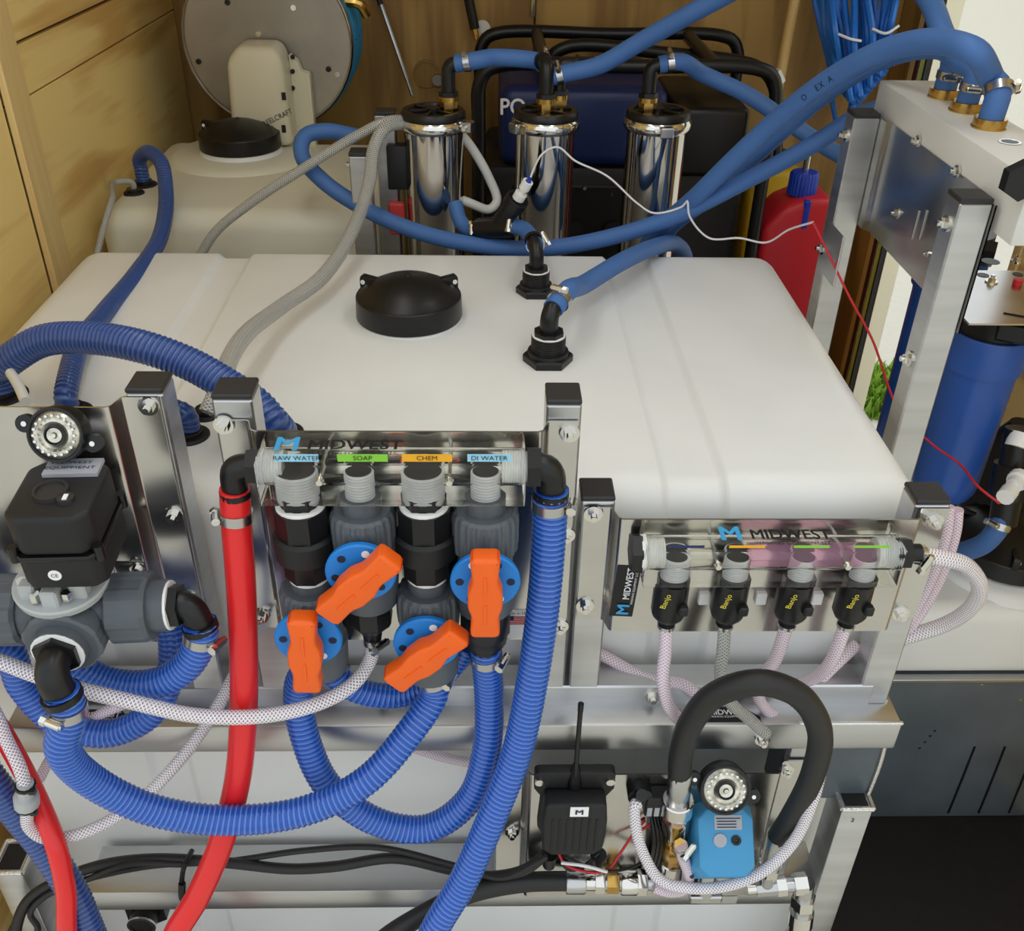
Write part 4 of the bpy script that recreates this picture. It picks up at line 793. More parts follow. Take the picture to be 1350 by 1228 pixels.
hose('rubber_hose', [tb_-(tb_-ta)*.25, (688, 301, 1.63), (700, 312, 1.60), (707, 322, 1.55), oA-dA*.015], .0135, 'blue_rubber', 'short blue hose between the black tee and the rear bulkhead fitting', clamps=((.012, (.2, -1, .5)), (-.022, (.2, -1, .6))))
hose('rubber_hose', [ta+(tb_-ta)*.2, (618, 303, 1.70), (606, 290, 1.72), (600, 268, 1.74)], .0135, 'blue_rubber', 'short blue hose joining the black tee to the first steel filter', clamps=((.012, (.2, -1, .6)),))
# long blue hoses
hose('rubber_hose', [(470, 180, 1.85), (430, 173, 1.84), (402, 180, 1.82), (398, 205, 1.79), (425, 238, 1.76), (475, 272, 1.73), (540, 302, 1.70), (620, 322, 1.665), (710, 328, 1.65), (800, 314, 1.64), (890, 285, 1.63), (980, 240, 1.61), (1070, 192, 1.58), (1130, 155, 1.57), (1185, 137, 1.56), (1215, 140, 1.52)], BR, 'blue_rubber', 'long blue hose sweeping low in front of the steel filters to the white block')
# block with three ports on right rack (defined first because hoses end in it)
bx0, bx1, by0, by1 = .578, .668, 1.02, 1.50
bz1 = PX(1290, 215, .60).z if False else 1.262
bz0 = bz1-.075
blk = thing('port_block', (.62, 1.26, bz0), 'thick white plastic port block on the back of the aluminium rack', 'manifold')
B().box((bx0, by0, bz0), (bx1, by1, bz1), .003, 2).build('block', 'hdpe', blk)
ports = []
for (px, py) in ((1243, 128), (1272, 146), (1303, 168)):
    p = PZ(px, py, bz1); p.x = min(p.x, bx1-.02); ports.append(p)
    B().lathe(p-V(0, 0, .002), ZA, [(0, 0), (0, .0215), (.004, .0215), (.004, .02), (.014, .02), (.014, 0)], 20).build('brass_nipple', 'brass', blk)
p = PZ(1331, 188, bz1); B().lathe(p-V(0, 0, .0), ZA, [(0, 0), (.0006, .013), (.0012, .013), (.0012, .010), (.0004, .009), (.0004, 0)], 20).build('open_port', 'chrome', blk); B().cyl(p+V(0, 0, .0003), p+V(0, 0, .0012), .0095, n=16).build('port_hole', 'black', blk)
p = PY(1343, 236, by0); B().cyl(p+V(0, .002, 0), p-V(0, .012, 0), .021, n=6).build('hex_plug', 'black', blk)
def up(p, z): return p+V(0, 0, z)
hA = [up(ports[2], .008), up(ports[2], .045), (1308, 105, ports[2].y+.02), (1285, 68, 1.22), (1240, 55, 1.27), (1180, 62, 1.34), (1110, 95, 1.42), (1040, 145, 1.50), (970, 208, 1.57), (915, 262, 1.62), (880, 292, 1.67), (855, 320, 1.71), (845, 360, 1.73)]
ho, hp = hose('rubber_hose', hA, .0155, 'blue_rubber', 'blue hose arching highest from the nearest port of the white block', clamps=((.03, (1, -.7, 0)),))
def path_text(ho, hp, chars, px0, r, h, m):
    """printed characters that follow a hose, starting near image column px0, reading towards +X"""
    P = hp if hp[-1].x > hp[0].x else hp[::-1]; k = min(range(1, len(P)-1), key=lambda i: (P[i]-CAM).normalized().dot(-ray(*px0).normalized())); d_ = 0
    for ch in chars:
        t = (P[k+1]-P[k-1]).normalized(); n = (CAM-P[k]); n = (n-t*n.dot(t)).normalized(); v = n.cross(t)
        if ch != ' ': text(ch, P[k]+n*r, t, v, h, m, ho, 1.0, 'printed_mark', lift=.0004)
        d_ = 0
        while d_ < h*1.05 and k < len(P)-2: d_ += (P[k+1]-P[k]).length; k += 1
path_text(ho, hp, 'O  EXA', (1065, 118), .0155, .009, 'print_dark_blue')
hB = [up(ports[1], .008), up(ports[1], .05), (1272, 85, ports[1].y+.02), (1240, 64, 1.40), (1180, 72, 1.47), (1110, 108, 1.53), (1045, 160, 1.60), (980, 220, 1.66), (925, 268, 1.70), (885, 300, 1.74), (868, 330, 1.76)]
hose('rubber_hose', hB, .0145, 'blue_rubber', 'blue hose tucked behind the highest arch from the middle port', clamps=((.022, (-.2, -1, 0)),))
# ================================================================== STEEL FILTERS
filt = []
FY_ = 1.80
for k, (px, rt) in enumerate(((571, -20), (720, 160), (868, 75))):
    c = PY(px, 150, FY_); zt = c.z+.004; r = .0535
    t = thing('steel_filter', V(c.x, FY_, .45), 'polished steel filter canister %s' % ('beside the clear tubes and black-capped post', 'behind the white sensor plug', 'beside the blue hose junction')[k], 'filter')
    B().lathe(V(c.x, FY_, .45), ZA, [(0, 0), (0, r*.98), (.01, r), (zt-.45-.03, r), (zt-.45-.02, r*1.03), (zt-.45-.02, 0)], 48).build('canister', 'mirror', t)
    B().lathe(V(c.x, FY_, zt-.030), ZA, [(0, r), (0, r*1.08), (.006, r*1.15), (.014, r*1.15), (.020, r*1.08), (.020, r*.9)], 48).build('band_clamp', 'chrome', t)
    cp_ = B().lathe(V(c.x, FY_, zt-.014), ZA, [(0, 0), (0, r*1.05), (.006, r*1.09), (.014, r*1.08), (.018, r*1.02), (.018, r*.86), (.014, r*.82), (.014, 0)], 48).build('cap', 'black', t)
    for a in range(6):
        d = V(math.cos(a*math.pi/3+.3), math.sin(a*math.pi/3+.3), 0); p = V(c.x, FY_, zt)
        B().prism([(.01, -.003), (r*.85, -.003), (r*.85, .003), (.01, .003)], p, d, V(-d.y, d.x, 0), V(0, 0, .005), .001, 1).build('cap_rib', 'black', cp_)
    B().cyl(V(c.x, FY_, zt-.001), V(c.x, FY_, zt+.007), .012, n=16).build('cap_hub', 'black', cp_)
    a = math.radians(rt) if k != 1 else math.radians(215); 
    if k == 2: a = math.radians(-85)
    d = V(math.cos(a), math.sin(a), 0); tn = V(-d.y, d.x, 0); p = V(c.x, FY_, zt-.020)+d*r*1.22
    B().box((-.010, -.012, -.009), (.010, .012, .009), .002, 1, M=_m(d, tn, p)).build('clamp_lug', 'steel', t)
    B().cyl(p-tn*.02, p+tn*.016, .004, n=8).cyl(p+tn*.012, p+tn*.02, .0075, n=6).build('clamp_bolt', 'chrome', t)
    filt.append((t, V(c.x, FY_, zt), r))
def filter_elbow(k, dx, dy, to, top=.080, extra=None):
    t, c, r = filt[k]; p = c+V(dx, dy, -.002)
    B().cyl(p, p+V(0, 0, .022), .0155, n=6).cyl(p+V(0, 0, .02), p+V(0, 0, .028), .0175, n=20).build('brass_adapter', 'brass', t)
    B().cyl(p+V(0, 0, .028), p+V(0, 0, .036), .0175, n=6).build('hex_collar', 'black', t)
    m = p+V(0, 0, top); d = Vector(to).normalized(); elbow(t, p+V(0, 0, .034), m, m+d*.034, .0125, hexes=(0, 1)); return m+d*.034, d
o1, d1 = filter_elbow(0, .028, .004, (1, -.1, .18))
o2, d2 = filter_elbow(1, -.002, -.012, (-.2, 1, .1))
o2b, d2b = filter_elbow(1, .022, .018, (1, -.1, .05), .078)
o3, d3b = filter_elbow(2, -.022, -.006, (1, .05, .12))
hose('rubber_hose', [o1-d1*.02, o1+d1*.02, (650, 76, 1.815), (700, 79, 1.83), (722, 84, 1.84)], .0148, 'blue_rubber', 'short blue hose linking the tops of two steel filters', clamps=((.018, (-.3, -.2, 1)), (-.010, (0, -.5, 1))))
hose('rubber_hose', [(724, 102, 1.80), (745, 97, 1.80), (790, 86, 1.79), (850, 52, 1.76), (935, 5, 1.70), (1040, -45, 1.62), (1150, -50, 1.55), (1215, -12, 1.52), (1243, 45, ports[0].y+.03), up(ports[0], .05), up(ports[0], .008)], .0152, 'blue_rubber', 'blue hose rising out of view from the middle filter to the far port', clamps=((.014, (-.2, -.6, 1)), (-.022, (-.2, -1, 0))))
hose('rubber_hose', [o3-d3b*.02, o3+d3b*.02, (925, 97, 1.82), (985, 125, 1.80), (1045, 165, 1.76), (1105, 203, 1.72), (1160, 225, 1.68)], .0145, 'blue_rubber', 'blue hose dropping right from the third filter behind the rack', clamps=((.018, (-.1, -.3, 1)),))
# white tube loop beside filter 1
hose('white_tube', [(606, 175, 1.82), (622, 195, 1.83), (645, 235, 1.83), (655, 265, 1.82), (645, 276, 1.81), (620, 268, 1.80), (600, 260, 1.80)], .0085, 'hdpe', 'white looped tube between the first two steel filters', 'tube')
# rear rack posts
rk = thing('filter_rack', V(-.2, 1.75, .3), 'aluminium rack posts with black caps left of the steel filters', 'rack')
for (pl, pr, py, Y) in ((493, 520, 148, 1.80), (459, 487, 202, 1.72)):
    a, c = PY(pl, py, Y), PY(pr, py, Y); po = B().box((a.x, Y, .3), (c.x, Y+.038, a.z-.006), .002, 1).build('post', 'alu', rk); B().box((a.x, Y, a.z-.006), (c.x, Y+.038, a.z), .001, 1).build('post_cap', 'cap', po)
    bolt(po, V(a.x, Y+.019, a.z-.025), (-1, 0, 0), .005)
p = PY(523, 215, 1.78); B().box(p+V(-.018, 0, -.05), p+V(.018, .03, .03), .003, 2).build('switch_box', 'black_matte', rk)
p = PY(523, 290, 1.78); B().box(p+V(-.015, 0, -.03), p+V(.015, .02, .03), .003, 1).build('tag', 'print_red', rk)
hose('clear_tube', [(535, 158, 1.79), (510, 160, 1.76), (465, 182, 1.75), (400, 222, 1.74), (330, 268, 1.73), (285, 305, 1.72), (262, 340, 1.71)], .0088, 'tube_clear', 'clear ribbed tube slanting down behind the left tank groove', 'tube', n=12)
hose('clear_tube', [(532, 163, 1.785), (508, 168, 1.75), (493, 195, 1.72), (487, 240, 1.66), (462, 310, 1.52), (425, 365, 1.40), (370, 405, 1.28), (325, 440, 1.14), (302, 475, 1.04), (290, 510, .97), (275, 545, .945)], .0112, 'tube_clear', 'clear ribbed tube trailing past the big tank lid to a front post', 'tube', n=12)
# ================================================================== LEFT HOSES
def grommet(px, py, r, label, z=ZT):
    c = PZ(px, py, z); t = thing('grommet', c-V(0, 0, .006), label, 'grommet')
    B().lathe(c-V(0, 0, .004), ZA, [(0, 0), (0, r), (.006, r), (.008, r*.9), (.008, 0)], 28).build('flange', 'black_matte', t); B().lathe(c+V(0, 0, .003), ZA, [(0, 0), (0, r*.68), (.007, r*.66), (.007, 0)], 24).build('collar', 'black', t); return c
g1 = grommet(190, 244, .026, 'black grommet where the tall blue hose enters the rear tank', ZT-.004)
g1b = grommet(177, 255, .02, 'small black grommet with a white tube on the rear tank', ZT-.004)
g2 = grommet(92, 545, .028, 'black grommet hidden behind the left metal panel')
g3 = grommet(5, 522, .03, 'black grommet at the end of the big blue arch hose')
g4 = grommet(250, 575, .024, 'black grommet beside the first post on the big tank')
g5 = grommet(272, 547, .019, 'black grommet between the two left posts on big tank')
g6 = grommet(372, 572, .026, 'black grommet behind the raw water manifold')
hose('transfer_hose', [g1, up(g1, .03), (184, 212, g1.y), (195, 201, g1.y-.03), (212, 214, g1.y-.07), (219, 255, 1.83), (212, 310, 1.69), (180, 362, 1.50), (140, 410, 1.34), (105, 455, 1.19), (93, 490, 1.10), up(g2, .02), g2], .0138, 'hose_ribbed_dark', 'ribbed blue hose running from the rear tank across to the big tank', rib=.045)
hose('transfer_hose', [g3, up(g3, .035), (8, 478, 1.06), (55, 450, 1.05), (120, 446, 1.03), (190, 458, 1.00), (250, 480, .985), (300, 508, .965), (340, 535, .95), (362, 560, .945), g6], .0188, 'hose_ribbed_dark', 'big ribbed blue hose arching over the left posts', rib=.045, clamps=())
hose('transfer_hose', [g4-V(0, 0, .002), up(g4, .03), up(g4, .03)+V(-.03, .0, .01), (225, 560, .90)], .0125, 'hose_ribbed_dark', 'stub of ribbed blue hose beside the first post', rib=.045)
hose('white_tube', [g1b, up(g1b, .022), up(g1b, .022)+V(-.03, -.01, .002), (148, 262, 1.80), (138, 295, 1.76), (128, 335, 1.72)], .0058, 'tube_clear', 'thin white tube bending down beside the left plywood wall', 'tube')
hose('white_tube', [(14, 492, 1.03), (24, 508, 1.0), (34, 530, .96)], .006, 'hdpe', 'thin pale tube under the big blue arch hose', 'tube')
# ================================================================== RIGHT RACK
rr = thing('aluminium_rack', (.55, 1.25, 0), 'aluminium rack of two posts and bent plate holding the white port block', 'rack')
pn = PX(1268, 262, .53); pf = PX(1128, 150, .53)
for (c, nm) in ((pn, 'near'), (pf, 'far')):
    po = B().box((.53, c.y, .0), (.568, c.y+.038, c.z-.006), .002, 1).build('post', 'alu', rr); B().box((.53, c.y, c.z-.006), (.568, c.y+.038, c.z), .001, 1).build('post_cap', 'cap', po)
    for dz in (.035, .21, .40): bolt(po, V(.53, c.y+.019, c.z-dz), (-1, 0, 0), .0065)
zpl = pn.z-.006; zpb = PX(1140, 305, .57).z
pts = [(pn.y-.004, .5685), (pn.y+.045, .5685), (pn.y+.052, .572), (pn.y+.06, .576), (pf.y-.03, .576), (pf.y-.022, .572), (pf.y-.016, .5685), (pf.y+.036, .5685)]
b = B(); bm = b.bm; A = [[bm.verts.new((x+o, y, z)) for y, x in pts] for o in (0, .002) for z in (zpb, zpl)]
for i in range(len(pts)-1):
    for q in ((A[0][i], A[0][i+1], A[1][i+1], A[1][i]), (A[2][i], A[3][i], A[3][i+1], A[2][i+1]), (A[1][i], A[1][i+1], A[3][i+1], A[3][i]), (A[0][i], A[2][i], A[2][i+1], A[0][i+1])): bm.faces.new(q)
b.build('bent_plate', 'panel', rr, smooth=50)
for px, py in ((1210, 186), (1262, 226), (1183, 281), (1222, 335)): bolt(rr, PX(px, py, .576), (-1, 0, 0), .005 if py < 300 else .003)
for px in (1206, 1216): 
    p = PX(px, 296, .5755); B().box(p-V(.001, .004, .02), p+V(.001, .004, .02), .0005, 1).build('slot_rim', 'steel', rr)
p = PX(1078, 320, .53); B().box((.527, pf.y-.06, p.z-.03), (.53, pf.y+.01, p.z+.05), .001, 1).build('side_tab', 'alu', rr)
# filter housings
def housing(px, py, Y, label, zb):
    c = PY(px, py, Y); zt = c.z; t = thing('water_filter_housing', V(c.x, Y, zb), label, 'filter'); r = .055; H = zt-zb
    b = B(); bm = b.bm; N = 60; rings = []
    for h, q, rib in ((0, .0, 0), (0, .80, 0), (.012, .9, 0), (.03, .93, 1), (H-.075, .96, 1), (H-.06, .98, 0), (H-.058, 1.06, 0), (H-.004, 1.08, 0), (H, 1.05, 0), (H, 0, 0)):
        rings.append([bm.verts.new((c.x+r*max(q, .001)*(1+(.03 if rib and i % 10 == 0 else 0))*math.cos(2*math.pi*i/N), Y+r*max(q, .001)*(1+(.03 if rib and i % 10 == 0 else 0))*math.sin(2*math.pi*i/N), zb+h)) for i in range(N)])
    for A, C in zip(rings, rings[1:]):
        for i in range(N): bm.faces.new([A[i], A[(i+1) % N], C[(i+1) % N], C[i]])
    b.build('sump', 'housing_blue', t, smooth=25)
    B().lathe(V(c.x, Y, zt-.006), ZA, [(0, 0), (0, r*.98), (.02, r*.98), (.028, r*1.04), (.05, r*1.04), (.05, 0)], 32).build('head', 'black', t)
    B().cyl(V(c.x-.02, Y-.05, zt+.028), V(c.x+.03, Y-.075, zt+.028), .022, n=6).build('side_port', 'black', t); return t, V(c.x, Y, zt)
hz = T3Z+.02
h1, hc1 = housing(1308, 434, 1.30, 'blue filter housing with black head nearest the low white tank lid', PY(1244, 645, 1.30).z)
h2, hc2 = housing(1258, 335, 1.60, 'blue filter housing seen through the gap of the rack', hz+.01)
sh = thing('filter_bracket', hc1+V(0, 0, .044), 'shiny metal bracket plate with holes above the near filter housing', 'bracket')
zq = hc1.z+.045
B().box((.665, hc1.y-.085, zq), (.84, hc1.y+.11, zq+.003), .001, 1).build('top_plate', 'panel', sh)
for px, py, e in ((1306, 345, .014), (1296, 363, .009), (1342, 362, .008)): 
    p = PZ(px, py, zq+.003); B().cyl(p, p+V(0, 0, .0006), e, n=18).build('plate_hole', 'black', sh)
for px, py in ((1307, 372), (1340, 345)): bolt(sh, PZ(px, py, zq+.003), ZA, .006)
p = PZ(1341, 375, zq+.003); B().cyl(p, p+V(0, 0, .008), .007, n=16).build('red_button', 'red_can', sh)
# tee with sensor at right
st_ = thing('sensor_tee', PY(1338, 660, 1.20), 'black pipe tee with white sensor plug and red wire by the low tank', 'tee')
s0, s1_ = PY(1345, 565, 1.24), PY(1322, 690, 1.20)
B().cyl(s0, s1_, .021, n=20).build('tee_run', 'black', st_); B().cyl(PY(1330, 655, 1.215), PY(1338, 612, 1.23), .03, n=20).build('tee_body', 'black', st_)
B().lathe(PY(1345, 630, 1.19), PY(1318, 665, 1.13)-PY(1345, 630, 1.19), [(0, 0), (0, .016), (.012, .016), (.013, .012), (.026, .012), (.026, .006), (.04, .006), (.04, .0125), (.062, .0125), (.062, 0)], 12).build('sensor_plug', 'white', st_)
B().cyl(PY(1348, 572, 1.23), PY(1341, 590, 1.22), .018, n=16).build('white_seal', 'white', st_)
hose('rubber_hose', [s1_+(s0-s1_)*.15, (1318, 692, 1.195), (1300, 715, 1.20), (1270, 728, 1.23), (1235, 732, 1.30)], .016, 'blue_rubber', 'blue hose bending from the sensor tee over the low tank', clamps=((.025, (-1, -.5, 0)),))
pp = thing('pump_head', PY(1350, 700, 1.32), 'black pump casing behind the sensor tee on the low tank', 'pump')
p = PY(1318, 600, 1.42); B().lathe(V(p.x+.02, 1.42, T3Z+.0), ZA, [(0, 0), (0, .07), (.02, .075), (.06, .07), (.075, .05), (.16, .045), (.2, .02), (.2, 0)], 24).build('casing', 'black', pp); bolt(pp, V(p.x-.012, 1.36, T3Z+.08), (-.3, -1, .3), .006)
# wires
hose('sensor_wire', [tt+(tt-ts).normalized()*.01, (704, 222, 1.62), (715, 203, 1.62), (735, 194, 1.63), (758, 212, 1.63), (800, 232, 1.62), (840, 268, 1.61), (862, 281, 1.60), (900, 272, 1.59), (906, 265, 1.585), (909, 285, 1.58), (935, 314, 1.575), (975, 314, 1.56), (1008, 320, 1.55), (1040, 303, 1.50), (1072, 293, .0+1.44)], .0017, 'wire_white', 'thin white wire strung from the sensor plug to the rack', 'wire', n=8)
hose('sensor_wire', [(1072, 293, 1.42), (1090, 330, 1.40), (1120, 392, 1.36), (1150, 448, 1.33), (1185, 540, 1.28), (1228, 585, 1.24), (1265, 612, 1.20), (1290, 642, 1.15), (1318, 664, 1.128)], .0019, 'wire_red', 'red wire dangling from the rack to the right sensor plug', 'wire', n=8)

# ================================================================== BACKGROUND
# generator
gx0, gx1, gy0, gy1 = PY(640, 200, 2.15).x, PY(1000, 200, 2.15).x, 2.12, 2.52
ge = thing('generator', ((gx0+gx1)/2, 2.3, 0), 'black framed portable generator with dark blue fuel tank against the back wall', 'generator')
zg = PY(680, 120, gy0+.02).z
B().box((gx0+.0, gy0+.03, .05), (gx1-.02, gy1-.02, zg-.16), .02, 2).build('engine_housing', 'black_matte', ge)
ft = B().box((gx0+.03, gy0+.02, zg-.16), (gx0+.39, gy1-.03, zg+.01), .03, 4).build('fuel_tank', 'gen_blue', ge)
text('PO', V(PY(676, 142, gy0+.018).x, gy0+.019, PY(676, 142, gy0+.018).z), XA, ZA, .033, 'print_white', ft, .9, align='CENTER', bold=.02)
B().cyl(V(gx0+.2, 2.3, zg), V(gx0+.2, 2.3, zg+.03), .04, n=20).build('fuel_cap', 'black', ft)
B().box((gx0+.41, gy0+.02, zg-.18), (gx1-.03, gy1-.05, zg-.03), .015, 3).build('muffler_cover', 'black', ge)
B().box((gx0+.06, gy0+.022, zg-.5), (gx0+.34, gy0+.032, zg-.2), .004, 1).build('control_panel', 'black', ge)
for k in range(3):
    B().cyl(V(gx0+.11+k*.09, gy0+.024, zg-.3), V(gx0+.11+k*.09, gy0+.012, zg-.3), .02, n=16).build('outlet', 'black_matte', ge)
for k, px in enumerate((770, 805)):
    p = PY(px, 253 if k else 245, gy0+.02); B().cyl(p, p-V(0, .02, 0), .004, n=8).build('indicator', 'chrome', ge)
TRG = .0145
for Y in (gy0, gy1-.03):
    z = zg+.055; x0, x1 = gx0-.015, gx1+.01
    B().sweep([V(x0, Y, .02), V(x0, Y, z-.10), V(x0, Y, z-.05), V(x0+.015, Y, z-.014), V(x0+.05, Y, z), V((x0+x1)/2, Y, z), V(x1-.05, Y, z), V(x1-.015, Y, z-.014), V(x1, Y, z-.05), V(x1, Y, z-.10), V(x1, Y, .02)], TRG, 12, .012).build('frame_tube', 'black', ge)
for x in (gx0+.12, gx1-.12): B().cyl(V(x, gy0, zg+.055), V(x, gy1-.03, zg+.055), TRG, n=12).build('cross_tube', 'black', ge)
p0 = PY(742, 62, 2.36); p1 = PY(1000, 92, 2.36); B().sweep([p0+V(-.03, 0, -.16), p0+V(-.03, 0, -.03), p0+V(.01, 0, .0), (p0+p1)/2+V(0, 0, .012), p1+V(0, 0, .004), p1+V(.035, -.02, -.03), p1+V(.06, -.05, -.18)], .0145, 12).build('push_handle', 'black', ge)
e_ = PY(1023, 103, 2.33); B().cyl(e_+V(-.008, 0, .012), e_+V(.008, 0, -.012), .017, n=14).build('handle_collar', 'hdpe', ge)
# hose reel
rl = thing('hose_reel', (PY(358, 45, 2.35).x, 2.4, PY(358, 165, 2.35).z), 'steel hose reel wound with teal hose above the rear tank', 'hose reel')
rc_ = PY(353, 55, 2.30); RR = .186
for y, nm in ((2.30, 'front'), (2.49, 'rear')):
    c = V(rc_.x, y, rc_.z); f = B().lathe(c, YA, [(0, 0), (0, RR*.97), (.002, RR*.97), (.002, 0)], 64).build('reel_disc', 'galv', rl)
    B().lathe(c-V(0, .003, 0), YA, [(0, RR*.965), (-.003, RR*.985), (0, RR), (.006, RR*1.005), (.009, RR*.985), (.006, RR*.965)], 64).build('rim', 'steel', f)
    if nm == 'front':
        for px, py in ((262, 81), (300, 3), (387, 10), (433, 91), (341, 45), (445, 98)):
            p = PY(px, py, 2.299); B().cyl(p, p-V(0, .004, 0), .006, n=10).build('rivet', 'black' if px not in (387, 341, 445) else 'chrome', f)
for ring in range(3):
    for k in range(7):
        R_ = RR*(.95-.1*ring)+.003*(k % 2); y = 2.318+.0245*k; N = 64
        b = B(); b.sweep([V(rc_.x+R_*math.cos(2*math.pi*i/40), y+.002*math.sin(i*.5+k), rc_.z+R_*math.sin(2*math.pi*i/40)) for i in range(41)], .0118, 8, .02); b.build('hose_turn', 'teal_hose', rl)
B().cyl(V(rc_.x, 2.302, rc_.z), V(rc_.x, 2.49, rc_.z), RR*.62, n=40).build('drum', 'galv', rl)
B().box((rc_.x-.06, 2.49, .957), (rc_.x+.06, BY, rc_.z+.05), .004, 1).build('wall_bracket', 'galv', rl)
cx_, cz_ = PY(340, 120, 2.22).x, PY(340, 120, 2.22).z
zc1, zc0 = PY(340, 57, 2.24).z, max(.952, PY(340, 190, 2.22).z)
mc = B().prism([(-.066, zc0-cz_), (.068, zc0-cz_), (.064, zc1-cz_-.03), (.05, zc1-cz_), (-.03, zc1-cz_), (-.056, zc1-cz_-.03)], V(cx_, 2.298, cz_), XA, ZA, V(0, -.10, 0), .016, 4).build('motor_cover', 'ivory', rl)
text('REELCRAFT', V(PY(366, 155, 2.198).x, 2.1972, PY(366, 155, 2.198).z), V(1, 0, .45), V(-.45, 0, 1), .011, 'print_black', mc, .9)
for py in (127, 170): B().box(V(PY(375, py, 2.197).x-.006, 2.1965, PY(375, py, 2.197).z-.008), V(PY(375, py, 2.197).x+.003, 2.198, PY(375, py, 2.197).z+.008)).build('cover_clip', 'black', mc)
p = PY(392, 130, 2.26); B().prism([(-.012, .09), (.006, .075), (.012, .055), (.03, .05), (.03, -.13), (-.012, -.13)], V(p.x, 2.298, p.z), XA, ZA, V(0, -.03, 0), .002, 1).build('side_bracket', 'ivory', rl)
for py in (75, 94, 116): q = PY(386, py, 2.267); B().cyl(q, q-V(0, .003, 0), .005, n=10).build('bracket_hole', 'black', rl)
B().sweep(pxs([(455, 2, 2.34), (474, 5, 2.34), (484, 20, 2.35)]), .012, 10).build('hose_end', 'brass', rl)
# wall tools
tl = thing('spray_lance', PY(624, 20, 2.59), 'black spray lance with brass tip hanging on the plywood back wall', 'tool')
B().sweep(pxs([(608, -40, 2.58), (618, 0, 2.58), (626, 38, 2.575)]), .012, 10).build('grip', 'black', tl); B().sweep(pxs([(626, 38, 2.575), (629, 52, 2.57)]), .007, 10).build('tip', 'brass', tl); B().cyl(PY(636, 38, BY), PY(636, 38, BY-.01), .02, n=16).build('wall_hook', 'galv', tl)
rd = thing('steel_rod', PY(540, 120, 2.6), 'thin steel rod leaning across the plywood back wall', 'rod'); B().cyl(PY(497, -10, 2.60), PY(544, 126, 2.575), .005, n=8).build('rod', 'steel', rd); B().cyl(PY(497, -10, 2.60), PY(502, 6, 2.598), .007, n=8).build('rod_handle', 'black', rd)
wp = thing('wooden_plug', PY(562, 100, 2.6), 'round wooden plug on the back wall behind the first filter', 'plug'); B().lathe(PY(562, 97, BY), V(0, -1, 0), [(0, 0), (0, .034), (.006, .034), (.006, .029), (.003, .028), (.003, 0)], 28).build('disc', 'plywood_dim', wp); p = PY(577, 106, BY-.02); B().cyl(p+V(0, .02, 0), p, .014, n=10).build('knob', 'galv', wp)
hk = thing('wall_latch', PY(703, 20, 2.6), 'small steel latch chain on the back wall seam', 'latch'); B().sweep(pxs([(706, -30, 2.61), (703, 0, 2.605), (702, 22, 2.605)]), .006, 8).build('latch_bar', 'steel', hk)
# wooden pole
po = thing('broom_pole', PY(990, 330, 2.3), 'long wooden broom pole leaning beside the generator', 'pole'); B().cyl(PY(1000, 330, 2.28)-V(.05, 0, .5), PY(1056, -40, 2.5), .013, n=12).build('handle_pole', 'pine_trim', po)
# red can
jc = thing('fuel_can', PY(1045, 395, 2.12), 'red plastic fuel can with ribbed blue cap', 'can')
xa_, xb_ = PY(1002, 320, 2.12).x, PY(1078, 320, 2.12).x; zk1, zk0 = PY(1045, 258, 2.14).z, PY(1045, 420, 2.12).z
B().prism([(xa_, 0), (xb_+.02, 0), (xb_+.02, zk1-.0), (xb_-.045, zk1), (xa_+.04, zk1-.02), (xa_, zk1-.07)], V(0, 2.24, 0), XA, ZA, V(0, -.13, 0), .016, 3).build('can_body', 'red_can', jc)
kc = PY(1055, 262, 2.17); B().cyl(kc-V(0, 0, .02), kc+V(0, 0, .03), .024, n=20).build('neck', 'red_can', jc)
b = B(); bm = b.bm; rings = []
for h, r in ((0, .0), (0, .033), (.045, .032), (.05, .028), (.05, 0)): rings.append([bm.verts.new((kc.x+max(r, .0005)*(1 if i % 2 else .94)*math.cos(2*math.pi*i/48), kc.y+max(r, .0005)*(1 if i % 2 else .94)*math.sin(2*math.pi*i/48), kc.z+.012+h)) for i in range(48)])
for A, C in zip(rings, rings[1:]):
    for i in range(48): bm.faces.new([A[i], A[(i+1) % 48], C[(i+1) % 48], C[i]])
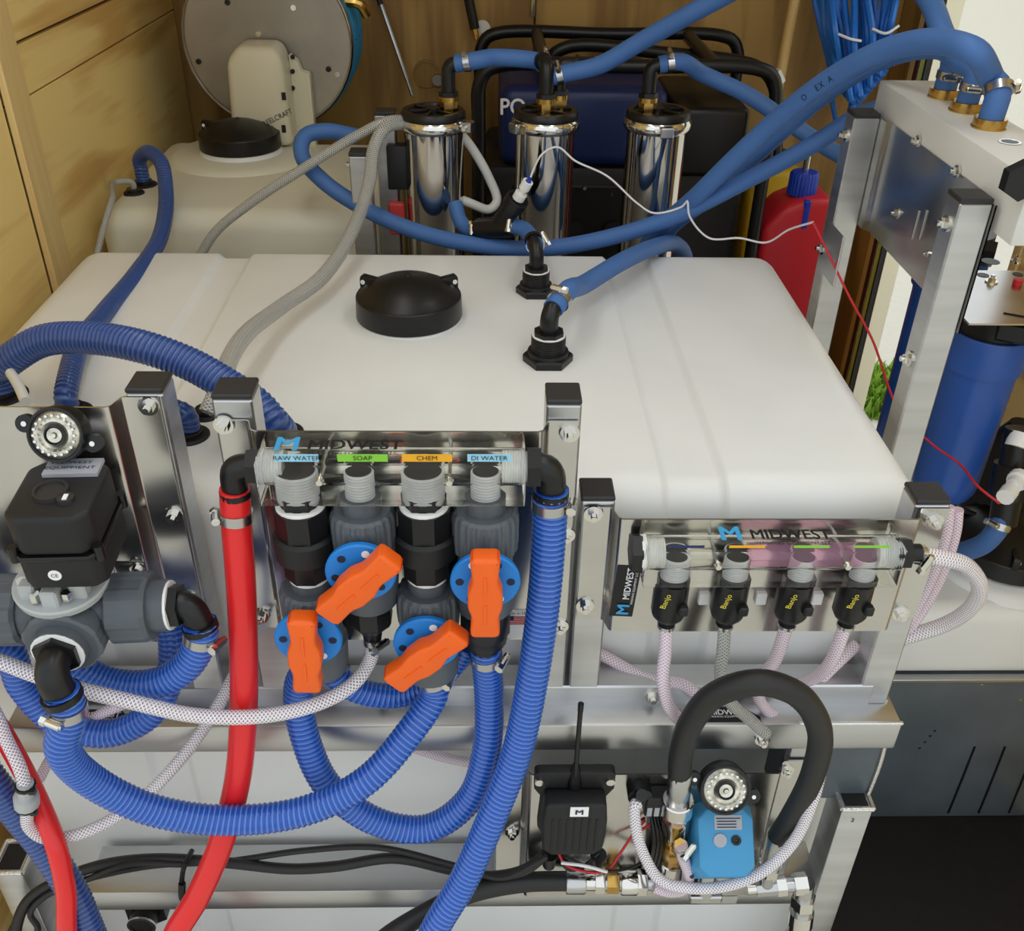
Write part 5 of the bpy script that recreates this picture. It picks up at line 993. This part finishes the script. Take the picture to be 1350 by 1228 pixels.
b.build('screw_cap', 'cap_blue', jc); B().cyl(kc+V(0, 0, .06), kc+V(0, 0, .11), .007, n=10).build('spout', 'steel', jc); B().box(kc+V(-.008, -.062, -.05), kc+V(.008, -.028, .014), .003, 1).build('cap_strap', 'cap_blue', jc)
yc_ = thing('fuel_can', PY(1010, 300, 2.35), 'yellow plastic fuel can behind the red can', 'can'); x = PY(1016, 250, 2.36).x; zy = PY(1016, 226, 2.36).z
B().prism([(x-.06, 0), (x+.08, 0), (x+.08, zy), (x-.02, zy), (x-.06, zy-.05)], V(0, 2.5, 0), XA, ZA, V(0, -.14, 0), .016, 3).build('can_body', 'yellow_can', yc_); B().cyl(V(x+.03, 2.43, zy-.005), V(x+.03, 2.43, zy+.03), .025, n=16).build('screw_cap', 'black', yc_)
# coiled blue hose on the wall
co = thing('hose_coil', PY(1125, 140, 2.4), 'coil of thin bright blue hose hanging by the side door', 'hose coil')
for k in range(16):
    a = PY(1062+k*8, -60, 2.50-.012*(k % 3)); m_ = PY(1082+k*6.2, 60-4*abs(k-7), 2.44-.03*(k % 4)); z_ = PY(1100+k*4.2, 135-5*abs(k-6), 2.42-.018*(k % 3))
    B().sweep([a, (a+m_)/2+V(.012*math.sin(k), 0, 0), m_, (m_+z_)/2, z_, z_+V(.02, .03, -.01)], .0085, 8, .02).build('hose_strand', 'coil_blue', co)
for (x0, y0_, x1, y1_) in ((1105, 45, 1135, 54), (1150, 38, 1185, 34)): B().sweep(pxs([(x0, y0_, 2.345), ((x0+x1)/2, y0_+6, 2.335), (x1, y1_, 2.345)]), .003, 8).build('zip_tie', 'wire_white', co)
B().sweep(pxs([(1140, 85, 2.42), (1128, 120, 2.42), (1122, 150, 2.43), (1118, 200, 2.45), (1112, 260, 2.5)]), .0095, 10).build('hose_tail', 'coil_blue', co)
B().sweep(pxs([(1098, 105, 2.46), (1097, 130, 2.46), (1102, 160, 2.47)]), .006, 8).build('hose_tail', 'coil_blue', co)
B().sweep([PY(1062, -60, 2.5)+V(0, 0, .04), PY(1120, -80, 2.48)+V(0, 0, .05), PY(1185, -60, 2.5)+V(0, 0, .04)], .012, 10).build('hanger', 'black', co)
for o in bpy.data.objects:
    if '_org' in o: del o['_org']
